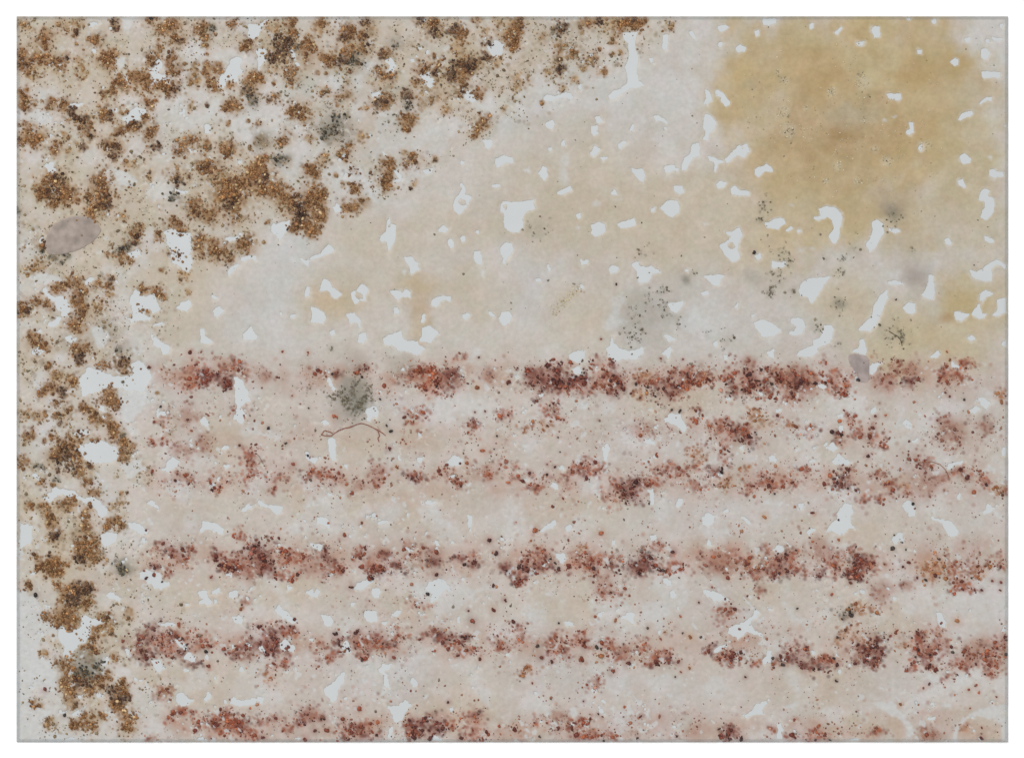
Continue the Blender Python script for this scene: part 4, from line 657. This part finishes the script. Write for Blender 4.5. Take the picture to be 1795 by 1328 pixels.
def grains_mesh(name, p, r, c, lift=None, flat=.42):
    k = (p[:, 0] > X0 + 1) & (p[:, 0] < X1 - 1) & (p[:, 1] > Y0 + 1) & (p[:, 1] < Y1 - 1)
    p, r, c = p[k], r[k], c[k]
    n = len(p)
    if n == 0: return None
    z = surf_z(p) + r * .18 + (0 if lift is None else lift[k])
    v = ICO[None] * rng.uniform(.72, 1.2, (n, 12, 1))
    el = rng.uniform(.7, 1.3, (n, 1)); a = rng.uniform(0, 2 * math.pi, (n, 1))
    lx = v[..., 0] * el; ly = v[..., 1] / el
    x = (lx * np.cos(a) - ly * np.sin(a)) * r[:, None] + p[:, :1]
    y = (lx * np.sin(a) + ly * np.cos(a)) * r[:, None] + p[:, 1:]
    zz = np.minimum(v[..., 2] * r[:, None] * flat + z[:, None], 6.9)
    x = np.clip(x, X0 + .2, X1 - .2); y = np.clip(y, Y0 + .2, Y1 - .2)
    rim = (x < X0 + 7) | (x > X1 - 7) | (y < Y0 + 7) | (y > Y1 - 7)
    zz = np.where(rim, np.minimum(zz, 3.05), zz)
    co = np.stack([x, y, zz], -1).reshape(-1, 3)
    f = (ICF[None, :, ::-1] + 12 * np.arange(n)[:, None, None]).reshape(-1, 3)
    return mesh_np(name, co, f, np.clip(np.repeat(c / E, 12, 0), .004, .85))

# brown clumps: touching heaps belong together
par = list(range(len(clumps)))
def find(i):
    while par[i] != i:
        par[i] = par[par[i]]; i = par[i]
    return i
for i in range(len(clumps)):
    for j in range(i):
        (xa, ya, ra, fa), (xb, yb, rb, fb) = clumps[i], clumps[j]
        if math.hypot(xa - xb, ya - yb) < .72 * (ra + rb) and (fa == 'k') == (fb == 'k'):
            par[find(i)] = find(j)
grp = {}
for i in range(len(clumps)):
    grp.setdefault(find(i), []).append(i)
for g in grp.values():
    pts = np.concatenate([clump_grains[i][0] for i in g]); r = np.concatenate([clump_grains[i][1] for i in g])
    c = np.concatenate([clump_grains[i][2] for i in g]); l = np.concatenate([clump_grains[i][3] for i in g])
    black = clumps[g[0]][3] == 'k'
    nm = 'black_clump' if black else 'brown_clump'
    me = grains_mesh(nm, pts, r, c, l)
    if me:
        link(nm, me, panel, MAT_GRAIN)

# red grains: the largest ones singly, the rest as one scatter
red_p = np.concatenate(red_p); red_r = np.concatenate(red_r); red_c = np.concatenate(red_c)
order = np.argsort(-red_r)
room = 300 - sum(1 for b_ in big if not b_[4])
solo = order[:max(0, room)]
rest = order[max(0, room):]
for i in solo:
    big.append((red_p[i, 0], red_p[i, 1], red_r[i], red_c[i], False))
for (x, y, r, c, black) in big:
    nm = 'black_grain' if black else 'red_grain'
    n = 3                                # a grain is a small knot of fused crystals
    pp = np.array([[x, y]]) + rng.normal(0, .34 * r, (n, 2)); pp[0] = (x, y)
    rr = np.array([r * .85, r * .6, r * .5])
    me = grains_mesh(nm, pp, rr, np.tile(c, (n, 1)) * rng.uniform(.7, 1.35, (n, 1)), None, .7)
    if me:
        link(nm, me, panel, MAT_GRAIN)
o = link('red_grain_scatter', grains_mesh('red_grain_scatter', red_p[rest], red_r[rest], red_c[rest]), panel, MAT_GRAIN); o['kind'] = 'stuff'
o = link('brown_speck_scatter', grains_mesh('brown_speck_scatter', np.concatenate(spk_p), np.concatenate(spk_r), np.concatenate(spk_c)), panel, MAT_GRAIN); o['kind'] = 'stuff'
o = link('crystal_fleck_scatter', grains_mesh('crystal_fleck_scatter', fleck_p, fleck_r, fleck_c, None, .5), panel, MAT_GRAIN); o['kind'] = 'stuff'

# ------------------------------------------------------------------ flakes and fibres
def flake(name, t, poly, rgb, label, th=1.1):
    pts = np.array([tile_pt(t, u, v) for u, v in poly])
    n = len(pts); m = 6
    dense = []
    for i in range(n):                    # smooth outline
        p0, p1, p2, p3 = pts[i - 1], pts[i], pts[(i + 1) % n], pts[(i + 2) % n]
        for k in range(m):
            s = k / m
            dense.append(.5 * ((2 * p1) + (p2 - p0) * s + (2 * p0 - 5 * p1 + 4 * p2 - p3) * s * s + (3 * p1 - p0 - 3 * p2 + p3) * s ** 3))
    d = np.array(dense); d += rng.normal(0, .25, d.shape)
    c0 = d.mean(0); N = len(d)
    rings, cols = [], []
    for s, dz, tint in [(1, -.9, 1.0), (1, .4, 1.24), (.97, .8, 1.08)] + [(q_, 1.0, 1.0) for q_ in np.linspace(.94, .06, 16)]:
        p = c0 + (d - c0) * s
        nz = (fbm(p[:, 0], p[:, 1], 12, 88, 3) - .5)
        z = surf_z(d).mean() + dz * th + nz * .5
        rings.append(np.column_stack([p, np.full(N, 0) + z])); cols.append(lin(rgb)[None] * (tint + .6 * nz[:, None]) / E)
    co = np.concatenate(rings + [np.array([[c0[0], c0[1], surf_z(d).mean() + th]])]); cc = np.concatenate(cols + [lin(rgb)[None] / E])
    f = []
    R = len(rings)
    for a in range(R - 1):
        for i in range(N):
            j = (i + 1) % N
            f += [(a * N + i, (a + 1) * N + i, a * N + j), (a * N + j, (a + 1) * N + i, (a + 1) * N + j)]
    for i in range(N):
        f.append(((R - 1) * N + i, R * N, (R - 1) * N + (i + 1) % N))
    o = link(name, mesh_np(name, co, np.array(f), np.clip(cc, .01, .85)), panel, MAT_FILM)
    o['label'] = label
flake('flake', 'b1', [(310, 390), (335, 290), (400, 225), (480, 195), (570, 190), (630, 210), (690, 275), (680, 310), (640, 360), (560, 410), (480, 440), (400, 455), (335, 450), (318, 425)], (160, 147, 138), 'oval taupe flake among the brown clumps')
flake('flake', 'b4', [(560, 1140), (620, 1135), (690, 1160), (697, 1240), (690, 1318), (640, 1328), (610, 1265), (560, 1190)], (160, 147, 143), 'mauve grey flake at the edge of a red stripe', .8)

def fibre(name, runs, rad, rgb, label):
    vs_, fs_, cs_ = [], [], []
    for run in runs:
        p = np.array(run, float)
        k = np.linspace(0, len(p) - 1, len(p) * 5)
        p = np.stack([np.interp(k, np.arange(len(p)), p[:, i]) for i in (0, 1)], 1)
        p[1:-1] = .25 * p[:-2] + .5 * p[1:-1] + .25 * p[2:]
        p += rng.normal(0, .22, p.shape)
        z = surf_z(p) + .5
        tn = np.gradient(p, axis=0); tn /= np.linalg.norm(tn, axis=1)[:, None] + 1e-9
        nr = np.stack([-tn[:, 1], tn[:, 0]], 1)
        rr = rad * rng.uniform(.75, 1.25, len(p)); rr[0] *= .3; rr[-1] *= .3
        b0 = sum(len(v) for v in vs_)
        ring = []
        for a in range(6):
            t = a * math.pi / 3
            ring.append(np.column_stack([p + nr * (rr * math.cos(t))[:, None], z + rr * math.sin(t)]))
        ring = np.stack(ring, 1).reshape(-1, 3)
        vs_.append(ring); cs_.append(np.tile(lin(rgb)[None] / E, (len(ring), 1)) * rng.uniform(.8, 1.25, (len(ring), 1)))
        for i in range(len(p) - 1):
            for a in range(6):
                c = (a + 1) % 6
                A, B, C, D = b0 + i * 6 + a, b0 + (i + 1) * 6 + a, b0 + (i + 1) * 6 + c, b0 + i * 6 + c
                fs_ += [(A, B, C), (A, C, D)]
    o = link(name, mesh_np(name, np.concatenate(vs_), np.array(fs_), np.concatenate(cs_)), panel, MAT_GRAIN)
    o['label'] = label
def run(t, *uv):
    return [tile_pt(t, u, v) for u, v in uv]
fibre('fibre', [run('c2', (440, 398), (470, 405), (510, 405), (560, 368), (600, 355), (640, 345), (690, 325), (720, 318), (760, 332), (800, 350), (850, 378), (885, 405)),
                run('c2', (440, 398), (465, 368), (500, 378), (522, 390)), run('c2', (828, 372), (842, 405), (830, 420), (838, 448))], 0.75, (144, 80, 62), 'long bent red brown fibre beside a grey smudge')
fibre('fibre', [run('c2', (-5, 520), (20, 550), (45, 600))], .5, (120, 108, 98), 'short thin grey fibre')
fibre('fibre', [run('c4', (1030, 590), (1080, 585), (1130, 583), (1180, 598), (1225, 640), (1245, 690))], 0.6, (150, 98, 72), 'rust brown fibre arching over a soft pink stain')
fibre('fibre', [run('b4', (830, 975), (860, 995), (890, 1010), (915, 1040), (925, 1080))], .7, (92, 84, 66), 'thin olive fibre in the cream resin')
